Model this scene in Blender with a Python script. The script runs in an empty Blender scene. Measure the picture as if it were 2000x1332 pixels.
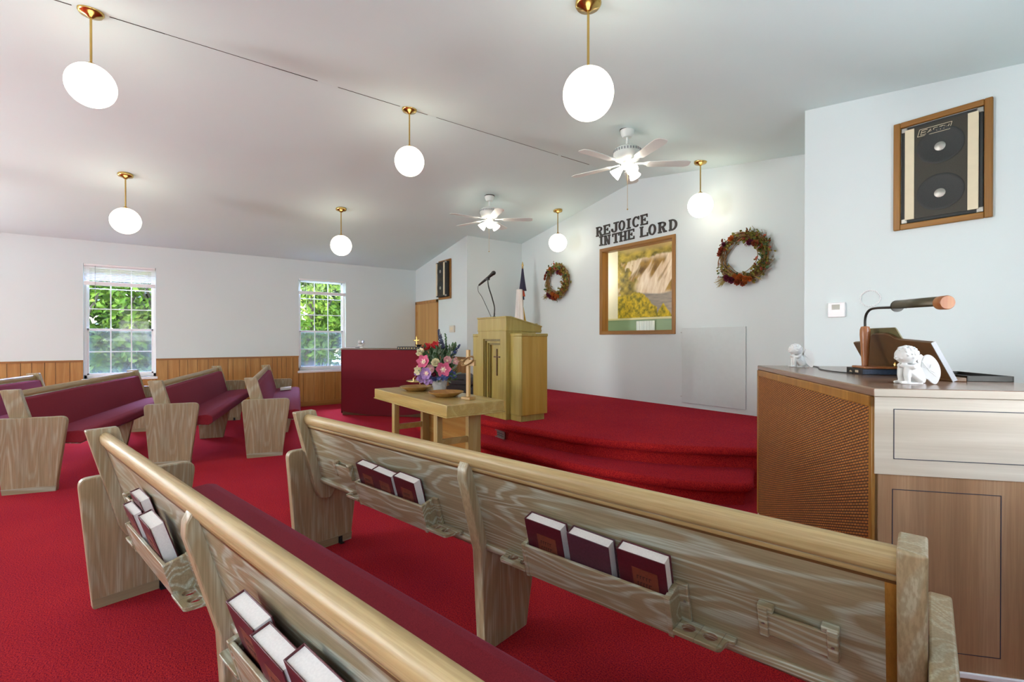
import bpy, bmesh, math, random
from mathutils import Vector, Matrix
random.seed(11)
S = bpy.context.scene
COL = S.collection
PI = math.pi
def V(*a): return Vector(a)
def rad(a): return math.radians(a)

# ------------------------------------------------------------------ materials
def nt_new(name):
    m = bpy.data.materials.new(name); m.use_nodes = True
    nt = m.node_tree
    return m, nt, nt.nodes['Principled BSDF']
def setp(b, **k):
    for n, v in k.items():
        n = n.replace('_', ' ')
        if n in b.inputs: b.inputs[n].default_value = v
def c4(c): return (c[0], c[1], c[2], 1.0)
def node(nt, t, **k):
    n = nt.nodes.new(t)
    for a, v in k.items(): setattr(n, a, v)
    return n
def noise(nt, vec, scale, detail=3, rough=.5, dist=0.0):
    n = node(nt, 'ShaderNodeTexNoise')
    n.inputs['Scale'].default_value = scale; n.inputs['Detail'].default_value = detail
    n.inputs['Roughness'].default_value = rough; n.inputs['Distortion'].default_value = dist
    if vec is not None: nt.links.new(vec, n.inputs['Vector'])
    return n.outputs['Fac']
def mapped(nt, scale=(1, 1, 1), coord='Object', rot=(0, 0, 0)):
    tc = node(nt, 'ShaderNodeTexCoord'); mp = node(nt, 'ShaderNodeMapping')
    mp.inputs['Scale'].default_value = scale; mp.inputs['Rotation'].default_value = rot
    nt.links.new(tc.outputs[coord], mp.inputs['Vector'])
    return mp.outputs['Vector']
def ramp(nt, fac, stops):
    r = node(nt, 'ShaderNodeValToRGB')
    while len(r.color_ramp.elements) > len(stops): r.color_ramp.elements.remove(r.color_ramp.elements[-1])
    while len(r.color_ramp.elements) < len(stops): r.color_ramp.elements.new(1.0)
    for e, (p, c) in zip(r.color_ramp.elements, stops): e.position = p; e.color = c4(c)
    nt.links.new(fac, r.inputs['Fac'])
    return r.outputs['Color']
def mixc(nt, fac, a, b, mode='MIX'):
    n = node(nt, 'ShaderNodeMix', data_type='RGBA', blend_type=mode)
    for sock, v in ((n.inputs[0], fac), (n.inputs[6], a), (n.inputs[7], b)):
        if hasattr(v, 'node'): nt.links.new(v, sock)
        elif isinstance(v, (int, float)): sock.default_value = v
        else: sock.default_value = c4(v)
    return n.outputs[2]
def bump(nt, b, h, strength=.2, dist=.002):
    n = node(nt, 'ShaderNodeBump'); n.inputs['Strength'].default_value = strength; n.inputs['Distance'].default_value = dist
    nt.links.new(h, n.inputs['Height']); nt.links.new(n.outputs['Normal'], b.inputs['Normal'])
def math_n(nt, op, a, b=None):
    n = node(nt, 'ShaderNodeMath', operation=op)
    for i, v in enumerate((a, b)):
        if v is None: continue
        if hasattr(v, 'node'): nt.links.new(v, n.inputs[i])
        else: n.inputs[i].default_value = v
    return n.outputs[0]

def plain(name, col, rough=.5, metal=0.0, var=.06, scale=20, **k):
    m, nt, b = nt_new(name)
    f = noise(nt, mapped(nt), scale, 3)
    c = ramp(nt, f, [(.25, [x*(1-var) for x in col]), (.75, [min(1, x*(1+var)) for x in col])])
    nt.links.new(c, b.inputs['Base Color'])
    setp(b, Roughness=rough, Metallic=metal, **k)
    return m
def wood(name, dark, mid, light, axis='x', rough=.35, along=.55, cross=5.0, rings=9.0, streak=.35, spec=.5):
    """open grained timber: contour lines of a stretched noise give the cathedral figure, fine streaks the pores"""
    m, nt, b = nt_new(name)
    i = 'xyz'.index(axis)
    sc = [cross]*3; sc[i] = along
    v = mapped(nt, sc)
    n1 = noise(nt, v, 1.0, 2, .45, .3)
    s = math_n(nt, 'SINE', math_n(nt, 'MULTIPLY', n1, rings*6.28))
    s = math_n(nt, 'ADD', math_n(nt, 'MULTIPLY', s, .5), .5)
    fs = [170.0]*3; fs[i] = 5.0
    f = noise(nt, mapped(nt, fs), 1.0, 2, .6)
    bs = [14.0]*3; bs[i] = .8
    br = noise(nt, mapped(nt, bs), 1.0, 2, .5)
    c = ramp(nt, s, [(.0, mid), (.45, mid), (.95, light)])
    c = mixc(nt, math_n(nt, 'MULTIPLY', ramp(nt, br, [(.35, (0, 0, 0)), (.7, (1, 1, 1))]), .45), c, dark)
    c = mixc(nt, math_n(nt, 'MULTIPLY', ramp(nt, f, [(.42, (1, 1, 1)), (.6, (0, 0, 0))]), streak), c, dark)
    nt.links.new(c, b.inputs['Base Color'])
    setp(b, Roughness=rough); b.inputs['Specular IOR Level'].default_value = spec
    bump(nt, b, f, .12, .001)
    return m

OAKD, OAKM, OAKL = (.20, .155, .082), (.33, .265, .158), (.50, .52, .42)
M = {}
M['oak_x'] = wood('limed oak along', OAKD, OAKM, OAKL, 'x', .3, .9, 5.5, 17, .5)
M['oak_z'] = wood('limed oak upright', (.22, .16, .08), (.39, .295, .17), (.47, .42, .29), 'z', .33, .7, 6.5, 13, .5)
M['oak_y'] = wood('limed oak across', OAKD, OAKM, OAKL, 'y', .32, .6, 6.5, 6)
M['oak_rail'] = wood('golden oak rail', (.24, .15, .05), (.42, .285, .12), (.5, .37, .18), 'x', .42, .3, 12, 3, .4)
M['table_x'] = wood('light oak table along', (.25, .165, .05), (.43, .30, .09), (.49, .37, .14), 'x', .3, .5, 7, 5, .35)
M['table_z'] = wood('light oak table upright', (.26, .17, .055), (.43, .31, .105), (.48, .37, .16), 'z', .3, .6, 7, 4, .35)
M['lectern'] = wood('olive oak lectern', (.26, .19, .045), (.36, .275, .07), (.42, .33, .10), 'z', .3, .4, 8, 4, .3)
M['lectern_dark'] = wood('olive moulding with painted shade', (.13, .09, .02), (.19, .14, .035), (.23, .18, .05), 'z', .35, .4, 8, 4, .3)  # darker copy of the lectern wood, shade of the niche steps painted in
M['lectern_side'] = wood('lectern flat veneer', (.30, .165, .02), (.44, .26, .04), (.48, .30, .06), 'z', .33, .4, 6, 4, .25)
M['pine'] = wood('knotty pine', (.27, .11, .022), (.45, .22, .055), (.52, .28, .08), 'z', .4, .5, 7, 4, .25)
M['pine_y'] = wood('pine trim', (.2, .075, .015), (.33, .14, .03), (.4, .19, .05), 'y', .4, .3, 10, 3, .25)
M['door'] = wood('door veneer', (.38, .19, .05), (.53, .29, .085), (.58, .34, .11), 'z', .4, .25, 3, 3, .12)
M['frame_z'] = wood('frame timber upright', (.17, .065, .010), (.34, .155, .024), (.40, .19, .035), 'z', .4, .5, 12, 3, .3)
M['frame_x'] = wood('frame timber along', (.17, .065, .010), (.34, .155, .024), (.40, .19, .035), 'x', .4, .5, 12, 3, .3)
M['walnut'] = wood('walnut veneer', (.17, .082, .036), (.37, .205, .10), (.42, .25, .135), 'z', .5, .35, 5, 3, .25)
M['walnut_x'] = wood('walnut top', (.13, .065, .035), (.22, .13, .08), (.27, .17, .12), 'y', .2, .35, 7, 3, .25)
M['pale_wood'] = wood('pale wood', (.40, .33, .25), (.58, .51, .41), (.66, .60, .50), 'x', .3, .4, 6, 3, .15)
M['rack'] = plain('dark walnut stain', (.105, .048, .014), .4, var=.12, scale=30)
M['lampwood'] = wood('turned lamp wood', (.2, .065, .02), (.33, .12, .04), (.4, .17, .06), 'z', .3, .5, 14, 3, .2)
M['cross_wood'] = wood('cross timber', (.30, .165, .045), (.42, .25, .075), (.48, .3, .1), 'z', .45, .5, 14, 3, .2)
M['plate_wood'] = wood('turned plate wood', (.2, .095, .025), (.33, .17, .04), (.4, .22, .06), 'x', .25, .5, 9, 4, .2)
def paint(name, col, rough=.6, bs=.12, sc=160):
    m, nt, b = nt_new(name)
    v = mapped(nt)
    c = ramp(nt, noise(nt, v, 1.2, 2), [(.3, [x*.975 for x in col]), (.7, col)])
    nt.links.new(c, b.inputs['Base Color']); setp(b, Roughness=rough)
    bump(nt, b, noise(nt, v, sc, 2), bs, .002)
    return m
M['wall'] = paint('white wall paint', (.695, .77, .775))
M['ceiling'] = paint('white ceiling paint', (.725, .865, .86), .75, .2, 120)
M['white'] = plain('white gloss paint', (.86, .86, .87), .35, var=.01)
M['panel_paint'] = plain('aged white panel paint', (.625, .69, .69), .5, var=.02)
M['bronze'] = plain('olive bronze lamp shade', (.085, .07, .04), .4, .4, .1)
M['vinyl'] = plain('white vinyl', (.84, .85, .87), .4, var=.01)
M['plaster'] = plain('glazed white figurine', (.66, .66, .64), .3, var=.02)
M['bapt_wall'] = plain('cream baptistery wall', (.8, .76, .66), .7, var=.02)
M['bapt_green'] = plain('green pool wall', (.30, .42, .27), .45, var=.06, scale=4)
M['bapt_ledge'] = plain('cream ledge', (.72, .68, .42), .5, var=.03)
def carpet():
    m, nt, b = nt_new('red cut pile carpet')
    v = mapped(nt)
    f = noise(nt, v, 170, 3, .75)
    l = noise(nt, v, 1.1, 3, .55)
    c = ramp(nt, l, [(.3, (.50, .022, .020)), (.7, (.64, .036, .026))])
    c = mixc(nt, ramp(nt, f, [(.38, (1, 1, 1)), (.60, (0, 0, 0))]), c, (.17, .005, .016))
    nt.links.new(c, b.inputs['Base Color']); setp(b, Roughness=.95)
    b.inputs['Specular IOR Level'].default_value = .02
    b.inputs['Sheen Weight'].default_value = .07; b.inputs['Sheen Roughness'].default_value = .2
    b.inputs['Sheen Tint'].default_value = (.5, .3, 1, 1)  # violet tint stands in for blue window light on the pile
    bump(nt, b, f, .8, .008)
    return m
M['carpet'] = carpet()
def fabric(name, a, bcol, sc=420, sheen=.11):
    m, nt, b = nt_new(name)
    v = mapped(nt)
    f = noise(nt, v, sc, 1, .5)
    c = ramp(nt, f, [(.35, a), (.65, bcol)])
    nt.links.new(c, b.inputs['Base Color']); setp(b, Roughness=.85)
    b.inputs['Specular IOR Level'].default_value = .15
    b.inputs['Sheen Weight'].default_value = sheen; b.inputs['Sheen Roughness'].default_value = .4
    b.inputs['Sheen Tint'].default_value = (.75, .5, 1, 1)  # puts the windows' blue light into the cloth sheen
    bump(nt, b, f, .25, .002)
    return m
M['pew_fabric'] = fabric('burgundy pew fabric', (.18, .013, .021), (.25, .021, .030))
M['drape'] = fabric('burgundy drape', (.15, .012, .02), (.19, .016, .026), 250, .12)
def brass(name, col=(.62, .42, .13), rough=.22):
    return plain(name, col, rough, 1.0, .08, 12)
M['brass'] = brass('polished brass')
M['gold'] = brass('dull gold', (.55, .40, .16), .35)
M['steel'] = plain('brushed steel', (.42, .41, .37), .45, 1.0, .12, 30)
M['black'] = plain('black plastic', (.014, .014, .015), .4, var=.1)
M['black_metal'] = plain('black gooseneck metal', (.035, .034, .03), .35, .7, .1)
M['dark_metal'] = plain('dark bronze letters', (.045, .04, .036), .5, .2, .2, 60)
M['tolex'] = plain('black speaker vinyl', (.02, .022, .02), .55, var=.25, scale=160)
def grille():
    m, nt, b = nt_new('black speaker cloth')
    f = noise(nt, mapped(nt), 350, 1)
    nt.links.new(ramp(nt, f, [(.35, (.016, .014, .008)), (.65, (.045, .038, .022))]), b.inputs['Base Color'])
    setp(b, Roughness=.5); return m
M['grille'] = grille()
M['cream_strip'] = plain('cream slat', (.72, .63, .44), .5, var=.03)
M['beige'] = plain('beige plastic', (.66, .62, .52), .5, var=.03)
M['lcd'] = plain('grey display', (.16, .15, .10), .2, var=.05)
M['grey'] = plain('grey lit edge', (.30, .31, .32), .35, var=.06)
M['bluegrey'] = plain('blue grey book edges', (.05, .085, .15), .3, var=.25, scale=120)
M['inlay'] = plain('dark blue inlay groove', (.018, .025, .05), .5, var=.05)
M['page'] = plain('book pages', (.80, .77, .73), .7, var=.06, scale=200)
M['maroon'] = plain('maroon book cloth', (.075, .008, .014), .45, var=.2, scale=150)
M['plum'] = plain('faded plum book cloth', (.07, .022, .034), .5, var=.2, scale=150)
M['stamp'] = plain('rust stamped square', (.16, .038, .018), .5, var=.15, scale=90)
M['ink'] = plain('dark stamping', (.035, .006, .008), .6, var=.1)
M['olive'] = plain('olive book board', (.16, .14, .06), .55, var=.1)
M['tan_book'] = plain('tan book cover', (.50, .40, .2), .5, var=.1)
M['soil'] = plain('dry twig', (.26, .15, .055), .8, var=.4, scale=60)
def emis(name, col, s, base=(.9, .88, .8)):
    m, nt, b = nt_new(name)
    f = noise(nt, mapped(nt), 3, 1)
    nt.links.new(ramp(nt, f, [(.3, [x*.97 for x in col]), (.7, col)]), b.inputs['Emission Color'])
    b.inputs['Emission Strength'].default_value = s; setp(b, Roughness=.3)
    b.inputs['Base Color'].default_value = c4(base)
    return m
M['globe'] = emis('lit opal glass', (1.0, .90, .72), 4.9)
M['shade'] = emis('lit frosted shade', (1.0, .92, .78), 8.5)
M['fanwhite'] = plain('white fan enamel', (.78, .82, .79), .4, var=.02)
def weave():
    m, nt, b = nt_new('woven grille cloth')
    v = mapped(nt, (1, 1, 1))
    sep = node(nt, 'ShaderNodeSeparateXYZ'); nt.links.new(v, sep.inputs[0])
    cmb = node(nt, 'ShaderNodeCombineXYZ')
    nt.links.new(sep.outputs['Y'], cmb.inputs['X'])
    nt.links.new(math_n(nt, 'ADD', sep.outputs['Z'], math_n(nt, 'MULTIPLY', sep.outputs['Y'], .35)), cmb.inputs['Y'])
    br = node(nt, 'ShaderNodeTexBrick'); nt.links.new(cmb.outputs[0], br.inputs['Vector'])
    br.inputs['Scale'].default_value = 1.0; br.inputs['Brick Width'].default_value = .022; br.inputs['Row Height'].default_value = .0105
    br.inputs['Mortar Size'].default_value = .0022; br.inputs['Mortar Smooth'].default_value = .3
    br.inputs['Color1'].default_value = (.43, .165, .03, 1); br.inputs['Color2'].default_value = (.34, .125, .022, 1); br.inputs['Mortar'].default_value = (.045, .016, .006, 1)
    nt.links.new(br.outputs['Color'], b.inputs['Base Color']); setp(b, Roughness=.65)
    bump(nt, b, math_n(nt, 'SUBTRACT', 1.0, br.outputs['Fac']), .6, .004)
    return m
M['weave'] = weave()
def glass(name, tint=(1, 1, 1), gloss=.02):
    m = bpy.data.materials.new(name); m.use_nodes = True; nt = m.node_tree; nt.nodes.clear()
    o = node(nt, 'ShaderNodeOutputMaterial'); t = node(nt, 'ShaderNodeBsdfTransparent'); g = node(nt, 'ShaderNodeBsdfGlossy')
    t.inputs[0].default_value = c4(tint); g.inputs['Roughness'].default_value = .03
    x = node(nt, 'ShaderNodeMixShader'); x.inputs[0].default_value = gloss
    nt.links.new(t.outputs[0], x.inputs[1]); nt.links.new(g.outputs[0], x.inputs[2]); nt.links.new(x.outputs[0], o.inputs[0])
    return m
M['pane'] = glass('window glass')
def screen():
    m = bpy.data.materials.new('insect screen mesh'); m.use_nodes = True; nt = m.node_tree; nt.nodes.clear()
    o = node(nt, 'ShaderNodeOutputMaterial'); t = node(nt, 'ShaderNodeBsdfTransparent'); d = node(nt, 'ShaderNodeBsdfDiffuse')
    d.inputs[0].default_value = (.35, .40, .46, 1)
    x = node(nt, 'ShaderNodeMixShader'); x.inputs[0].default_value = .42
    nt.links.new(t.outputs[0], x.inputs[1]); nt.links.new(d.outputs[0], x.inputs[2]); nt.links.new(x.outputs[0], o.inputs[0])
    return m
M['screen'] = screen()
def vaseglass():
    m, nt, b = nt_new('cut glass vase')
    vo = node(nt, 'ShaderNodeTexVoronoi'); vo.inputs['Scale'].default_value = 45; nt.links.new(mapped(nt), vo.inputs['Vector'])
    setp(b, Roughness=.18, IOR=1.4); b.inputs['Base Color'].default_value = (.70, .70, .69, 1)
    b.inputs['Transmission Weight'].default_value = .45
    bump(nt, b, vo.outputs['Distance'], .7, .01); return m
M['vase'] = vaseglass()
def leafmat(name, a, bb, c, sc=2.0, trans=.25):
    m, nt, b = nt_new(name)
    f = noise(nt, mapped(nt), sc, 3, .6)
    nt.links.new(ramp(nt, f, [(.3, a), (.5, bb), (.7, c)]), b.inputs['Base Color'])
    setp(b, Roughness=.6); b.inputs['Specular IOR Level'].default_value = .2
    return m
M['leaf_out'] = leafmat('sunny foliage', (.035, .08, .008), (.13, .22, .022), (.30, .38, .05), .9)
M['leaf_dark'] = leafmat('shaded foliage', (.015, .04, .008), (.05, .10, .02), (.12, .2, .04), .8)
M['bark'] = plain('tree bark', (.11, .085, .06), .9, var=.35, scale=12)
M['grass'] = leafmat('lawn grass', (.12, .2, .03), (.22, .32, .06), (.32, .4, .1), 1.5)
M['drive'] = plain('pale concrete drive', (.75, .74, .72), .8, var=.05)
def flat(name, col, var=.18, sc=60): return plain(name, col, .6, 0, var, sc)
M['pink'] = flat('pink petal', (.56, .10, .20)); M['palepink'] = flat('pale pink petal', (.72, .42, .42))
M['cream'] = flat('cream petal', (.78, .72, .50)); M['red'] = flat('red petal', (.52, .03, .035))
M['wine'] = flat('wine petal', (.12, .008, .03)); M['lavender'] = flat('lavender petal', (.33, .19, .42))
M['blue'] = flat('blue petal', (.05, .075, .22)); M['navyfl'] = flat('slate blue floret', (.06, .07, .13))
M['leaf'] = leafmat('silk leaf', (.03, .075, .03), (.07, .14, .06), (.13, .22, .1), 30)
M['paleleaf'] = leafmat('grey green leaf', (.13, .2, .13), (.22, .3, .2), (.35, .42, .3), 30)
M['autumn'] = leafmat('autumn leaf', (.10, .10, .018), (.22, .20, .035), (.40, .30, .06), 25)
M['orange'] = flat('orange blossom', (.48, .13, .02), .35, 90); M['rust'] = flat('rust blossom', (.28, .05, .018), .35, 90)
M['straw'] = flat('straw', (.36, .27, .09), .3)
M['navy'] = flat('navy flag cloth', (.018, .016, .05), .2); M['flagwhite'] = flat('white flag cloth', (.75, .72, .68), .04)
M['flagred'] = flat('red flag cloth', (.62, .10, .04), .15); M['fringe'] = flat('gold fringe', (.62, .40, .07), .25)
M['cloth_white'] = flat('white cloth', (.72, .78, .78), .04, 6)

# ------------------------------------------------------------------ mesh helpers
class MB:
    def __init__(s): s.bm = bmesh.new(); s.mi = 0
    def faces(s, vs, fs, mi=None):
        bv = [s.bm.verts.new(v) for v in vs]; out = []
        for f in fs:
            try:
                fc = s.bm.faces.new([bv[i] for i in f]); fc.material_index = s.mi if mi is None else mi; out.append(fc)
            except ValueError: pass
        return s
    def box(s, lo, hi, mi=None, mat=None):
        x0, y0, z0 = lo; x1, y1, z1 = hi
        vs = [V(x, y, z) for x in (x0, x1) for y in (y0, y1) for z in (z0, z1)]
        if mat is not None: vs = [mat @ v for v in vs]
        return s.faces(vs, [(0, 1, 3, 2), (4, 6, 7, 5), (0, 4, 5, 1), (2, 3, 7, 6), (0, 2, 6, 4), (1, 5, 7, 3)], mi)
    def prism(s, poly, fn, a, b, mi=None):
        """poly: 2-D outline; fn(u,v,w)->Vector; w runs a..b"""
        n = len(poly)
        vs = [fn(u, v, a) for u, v in poly] + [fn(u, v, b) for u, v in poly]
        fs = [tuple(range(n))[::-1], tuple(range(n, 2*n))] + [(i, (i+1) % n, n+(i+1) % n, n+i) for i in range(n)]
        return s.faces(vs, fs, mi)
    def tube(s, pts, r, seg=10, cap=True, closed=False, mi=None):
        pts = [Vector(p) for p in pts]; n = len(pts)
        rs = r if isinstance(r, (list, tuple)) else [r]*n
        vs = []; up = None
        for i, p in enumerate(pts):
            if closed: d = pts[(i+1) % n]-pts[i-1]
            else: d = pts[min(i+1, n-1)]-pts[max(i-1, 0)]
            d.normalize()
            if up is None:
                up = V(0, 0, 1) if abs(d.z) < .9 else V(1, 0, 0)
            u = d.cross(up)
            if u.length < 1e-5: u = d.cross(V(1, 0, 0))
            u.normalize(); w = u.cross(d); w.normalize(); up = w
            for k in range(seg):
                a = 2*PI*k/seg; vs.append(p+(u*math.cos(a)+w*math.sin(a))*rs[i])
        fs = []
        m = n if closed else n-1
        for i in range(m):
            j = (i+1) % n
            for k in range(seg):
                fs.append((i*seg+k, i*seg+(k+1) % seg, j*seg+(k+1) % seg, j*seg+k))
        if cap and not closed:
            fs.append(tuple(range(seg))[::-1]); fs.append(tuple((n-1)*seg+k for k in range(seg)))
        return s.faces(vs, fs, mi)
    def lathe(s, prof, o=(0, 0, 0), seg=24, mat=None, mi=None):
        o = Vector(o); vs = []; fs = []; n = len(prof)
        for r, z in prof:
            for k in range(seg):
                a = 2*PI*k/seg; p = V(max(r, 1e-4)*math.cos(a), max(r, 1e-4)*math.sin(a), z)
                vs.append((mat @ p if mat is not None else p)+o)
        for i in range(n-1):
            for k in range(seg): fs.append((i*seg+k, i*seg+(k+1) % seg, (i+1)*seg+(k+1) % seg, (i+1)*seg+k))
        fs.append(tuple(range(seg))[::-1]); fs.append(tuple((n-1)*seg+k for k in range(seg)))
        return s.faces(vs, fs, mi)
    def ball(s, c, r, seg=16, rings=10, mi=None, mat=None):
        rr = r if isinstance(r, (tuple, list)) else (r, r, r)
        c = Vector(c); vs = []; fs = []
        for i in range(rings+1):
            t = PI*i/rings
            for k in range(seg):
                a = 2*PI*k/seg
                p = V(math.sin(t)*math.cos(a)*rr[0], math.sin(t)*math.sin(a)*rr[1], math.cos(t)*rr[2])
                if i in (0, rings): p *= 1.0; p.x += 1e-5*math.cos(a); p.y += 1e-5*math.sin(a)
                vs.append(c+(mat @ p if mat is not None else p))
        for i in range(rings):
            for k in range(seg): fs.append((i*seg+k, (i+1)*seg+k, (i+1)*seg+(k+1) % seg, i*seg+(k+1) % seg))
        return s.faces(vs, fs, mi)
    def loft(s, rings, mi=None, closed=False):
        n = len(rings[0]); vs = [Vector(p) for r in rings for p in r]; fs = []
        for i in range(len(rings)-1):
            for k in range(n if closed else n-1):
                fs.append((i*n+k, i*n+(k+1) % n, (i+1)*n+(k+1) % n, (i+1)*n+k))
        return s.faces(vs, fs, mi)
    def build(s, name, mats, parent=None, smooth=True, bevel=0, seg=2, angle=40, merge=False, loc=None):
        if merge: bmesh.ops.remove_doubles(s.bm, verts=s.bm.verts, dist=1e-5)
        bmesh.ops.recalc_face_normals(s.bm, faces=s.bm.faces)
        me = bpy.data.meshes.new(name); s.bm.to_mesh(me); s.bm.free()
        for m in (mats if isinstance(mats, (list, tuple)) else [mats]): me.materials.append(M[m] if isinstance(m, str) else m)
        if smooth:
            me.shade_smooth(); me.set_sharp_from_angle(angle=rad(angle))
        o = bpy.data.objects.new(name, me); COL.objects.link(o)
        if parent is not None: o.parent = parent
        if loc is not None: o.location = loc
        if bevel:
            b = o.modifiers.new('bevel', 'BEVEL'); b.width = bevel; b.segments = seg; b.limit_method = 'ANGLE'; b.angle_limit = rad(35)
            b.harden_normals = False
        return o
def thing(name, label, cat, loc=(0, 0, 0), rotz=0, group=None, mat=None):
    o = bpy.data.objects.new(name, None); COL.objects.link(o)
    o.empty_display_size = .1
    if mat is not None: o.matrix_world = mat
    else: o.location = loc; o.rotation_euler = (0, 0, rotz)
    o['label'] = label; o['category'] = cat
    if group: o['group'] = group
    return o
def tag(o, label, cat, group=None):
    o['label'] = label; o['category'] = cat
    if group: o['group'] = group
    return o
def struct(o, label=None):
    o['kind'] = 'structure'
    return o
def dup(root, mat, label, group=None):
    r = root.copy(); COL.objects.link(r); r.matrix_world = mat; r['label'] = label
    if group: r['group'] = group
    for ch in list(root.children):
        c = ch.copy(); COL.objects.link(c); c.parent = r
        for g in list(ch.children):
            d = g.copy(); COL.objects.link(d); d.parent = c
    return r
def TR(loc, rz=0): return Matrix.Translation(loc) @ Matrix.Rotation(rz, 4, 'Z')
def XY(u, v, w): return V(u, v, w)
def rounded(poly, r, seg=5):
    """round the corners of a 2-D polygon; r: one radius or one per corner"""
    n = len(poly); out = []
    for i in range(n):
        p = Vector(poly[i]); a = Vector(poly[i-1]); b = Vector(poly[(i+1) % n])
        ri = r[i] if isinstance(r, (list, tuple)) else r
        if ri <= 0: out.append(tuple(p)); continue
        d1 = (a-p).normalized(); d2 = (b-p).normalized()
        ang = d1.angle(d2); t = min(ri/math.tan(ang/2), (a-p).length*.49, (b-p).length*.49)
        s = p+d1*t; e = p+d2*t
        for k in range(seg+1):
            q = k/seg; out.append(tuple((s*(1-q)+p*q)*(1-q)+(p*(1-q)+e*q)*q))
    return out
def catmull(pts, n=8):
    out = []; P = [Vector(p) for p in pts]
    P = [P[0]*2-P[1]]+P+[P[-1]*2-P[-2]]
    for i in range(1, len(P)-2):
        for k in range(n):
            t = k/n
            out.append(.5*((2*P[i])+(P[i+1]-P[i-1])*t+(2*P[i-1]-5*P[i]+4*P[i+1]-P[i+2])*t*t+(3*P[i]-P[i-1]-3*P[i+1]+P[i+2])*t**3))
    out.append(P[-2]); return out
def plate_hole(mb, lo, hi, z0, z1, r, fn, seg=16):
    """rectangular plate cell with one round hole through its middle"""
    cx, cy = (lo[0]+hi[0])/2, (lo[1]+hi[1])/2; m = seg//4
    cs = [(hi[0], lo[1]), hi, (lo[0], hi[1]), lo]; outer = []; inner = []
    for q in range(4):
        for k in range(m):
            f = k/m; outer.append((cs[q][0]*(1-f)+cs[(q+1) % 4][0]*f, cs[q][1]*(1-f)+cs[(q+1) % 4][1]*f))
            a = rad(-45+90*(q+f)); inner.append((cx+r*math.cos(a), cy+r*math.sin(a)))
    rings = [[fn(x, y, z0) for x, y in inner], [fn(x, y, z0) for x, y in outer], [fn(x, y, z1) for x, y in outer], [fn(x, y, z1) for x, y in inner], [fn(x, y, z0) for x, y in inner]]
    mb.loft(rings, closed=True)

# ------------------------------------------------------------------ camera (eye 1.25 m above the carpet, wide lens, almost level)
F = 924.6; yaw = rad(53.58); pit = rad(-.285)
cam = bpy.data.cameras.new('camera'); co = bpy.data.objects.new('camera', cam); COL.objects.link(co)
cam.sensor_width = 36; cam.lens = F/2000*36; cam.clip_start = .02; cam.clip_end = 200
fw = V(-math.sin(yaw)*math.cos(pit), math.cos(yaw)*math.cos(pit), math.sin(pit)); rt = V(math.cos(yaw), math.sin(yaw), 0); up = rt.cross(fw)
co.matrix_world = Matrix(((rt.x, up.x, -fw.x, 0), (rt.y, up.y, -fw.y, 0), (rt.z, up.z, -fw.z, 1.25), (0, 0, 0, 1)))
S.camera = co

# ------------------------------------------------------------------ the room
XL, XR, YW, YB, XA, XB, YR = -9.29, .40, 4.319, 5.537, -7.19, -1.735, -6.4
RX, RZ = -4.446, 3.555
SL, SR = .1785, .149
def ceil_z(x): return RZ-(RX-x)*SL if x < RX else RZ-(x-RX)*SR
ZP = .35
mb = MB(); mb.box((XL-.2, YR-.2, -.12), (XR+.2, 6.7, 0)); struct(mb.build('floor', 'carpet', smooth=False))
mb = MB()
cs = [(XL-.25, ceil_z(XL-.25)), (RX, RZ), (XR+.25, ceil_z(XR+.25)), (XR+.25, ceil_z(XR+.25)+.16), (RX, RZ+.16), (XL-.25, ceil_z(XL-.25)+.16)]
mb.prism(cs, lambda u, v, w: V(u, w, v), YR-.25, 6.75); struct(mb.build('ceiling', 'ceiling', smooth=False))
# hairline seam along the ridge, open in some places only
mb = MB()
for a, b, w in ((-.62, -.50, .006), (-.30, .02, .006), (.02, .75, .0015), (.75, 1.12, .005), (1.3, 1.9, .004), (2.08, 2.2, .003), (2.3, 4.0, .001), (4.05, 4.55, .006)):
    mb.box((RX-w/2, a, RZ-.0035), (RX+w/2, b, RZ+.004))
struct(mb.build('trim_1', 'dark_metal', smooth=False))
def wall_x(name, x0, x1, ya, yb, zt, opens=(), mat='wall'):
    """wall running along Y with rectangular openings (ya,yb,za,zb)"""
    mb = MB(); cur = ya
    for (a, b, c, d) in sorted(opens):
        mb.box((x0, cur, 0), (x1, a, zt)); mb.box((x0, a, 0), (x1, b, c)); mb.box((x0, a, d), (x1, b, zt)); cur = b
    mb.box((x0, cur, 0), (x1, yb, zt))
    return struct(mb.build(name, mat, smooth=False))
WZ0, WZ1 = .66, 2.355
WIN = [(-.935, -.085), (2.0, 2.853), (-3.87, -3.02), (-5.9, -5.05)]
wall_x('wall_left', XL-.16, XL, YR-.16, YW+.12, ceil_z(XL)+.05, [(a, b, WZ0, WZ1) for a, b in WIN])
RWIN = [(-1.15, -.30), (1.9, 2.75), (-3.87, -3.02), (-5.9, -5.05)]
wall_x('wall_right', XR, XR+.16, YR-.16, YW+.12, ceil_z(XR)+.05, [(a, b, .75, WZ1) for a, b in RWIN])
def wall_y(name, y0, y1, xa, xb, openings=(), extra=()):
    mb = MB()
    def topped(a, b, z0):
        xs = [a]+([RX] if a < RX < b else [])+[b]
        poly = [(a, z0), (b, z0)]+[(x, ceil_z(x)+.06) for x in xs[::-1]]
        mb.prism(poly, lambda u, v, w: V(u, w, v), y0, y1)
    cur = xa
    for (a, b, c, d) in openings:
        topped(cur, a, 0); topped(a, b, d); mb.box((a, y0, 0), (b, y1, c)); cur = b
    topped(cur, xb, 0)
    return struct(mb.build(name, 'wall', smooth=False))
wall_y('wall_front_left', YW, YW+.12, XL-.16, XA)
wall_y('wall_front_right', YW, YW+.12, XB, XR+.16)
BO = (-5.125, -3.853, 1.362, 2.607)
wall_y('wall_alcove_back', YB, YB+.12, XA-.12, XB+.12, [BO])
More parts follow.
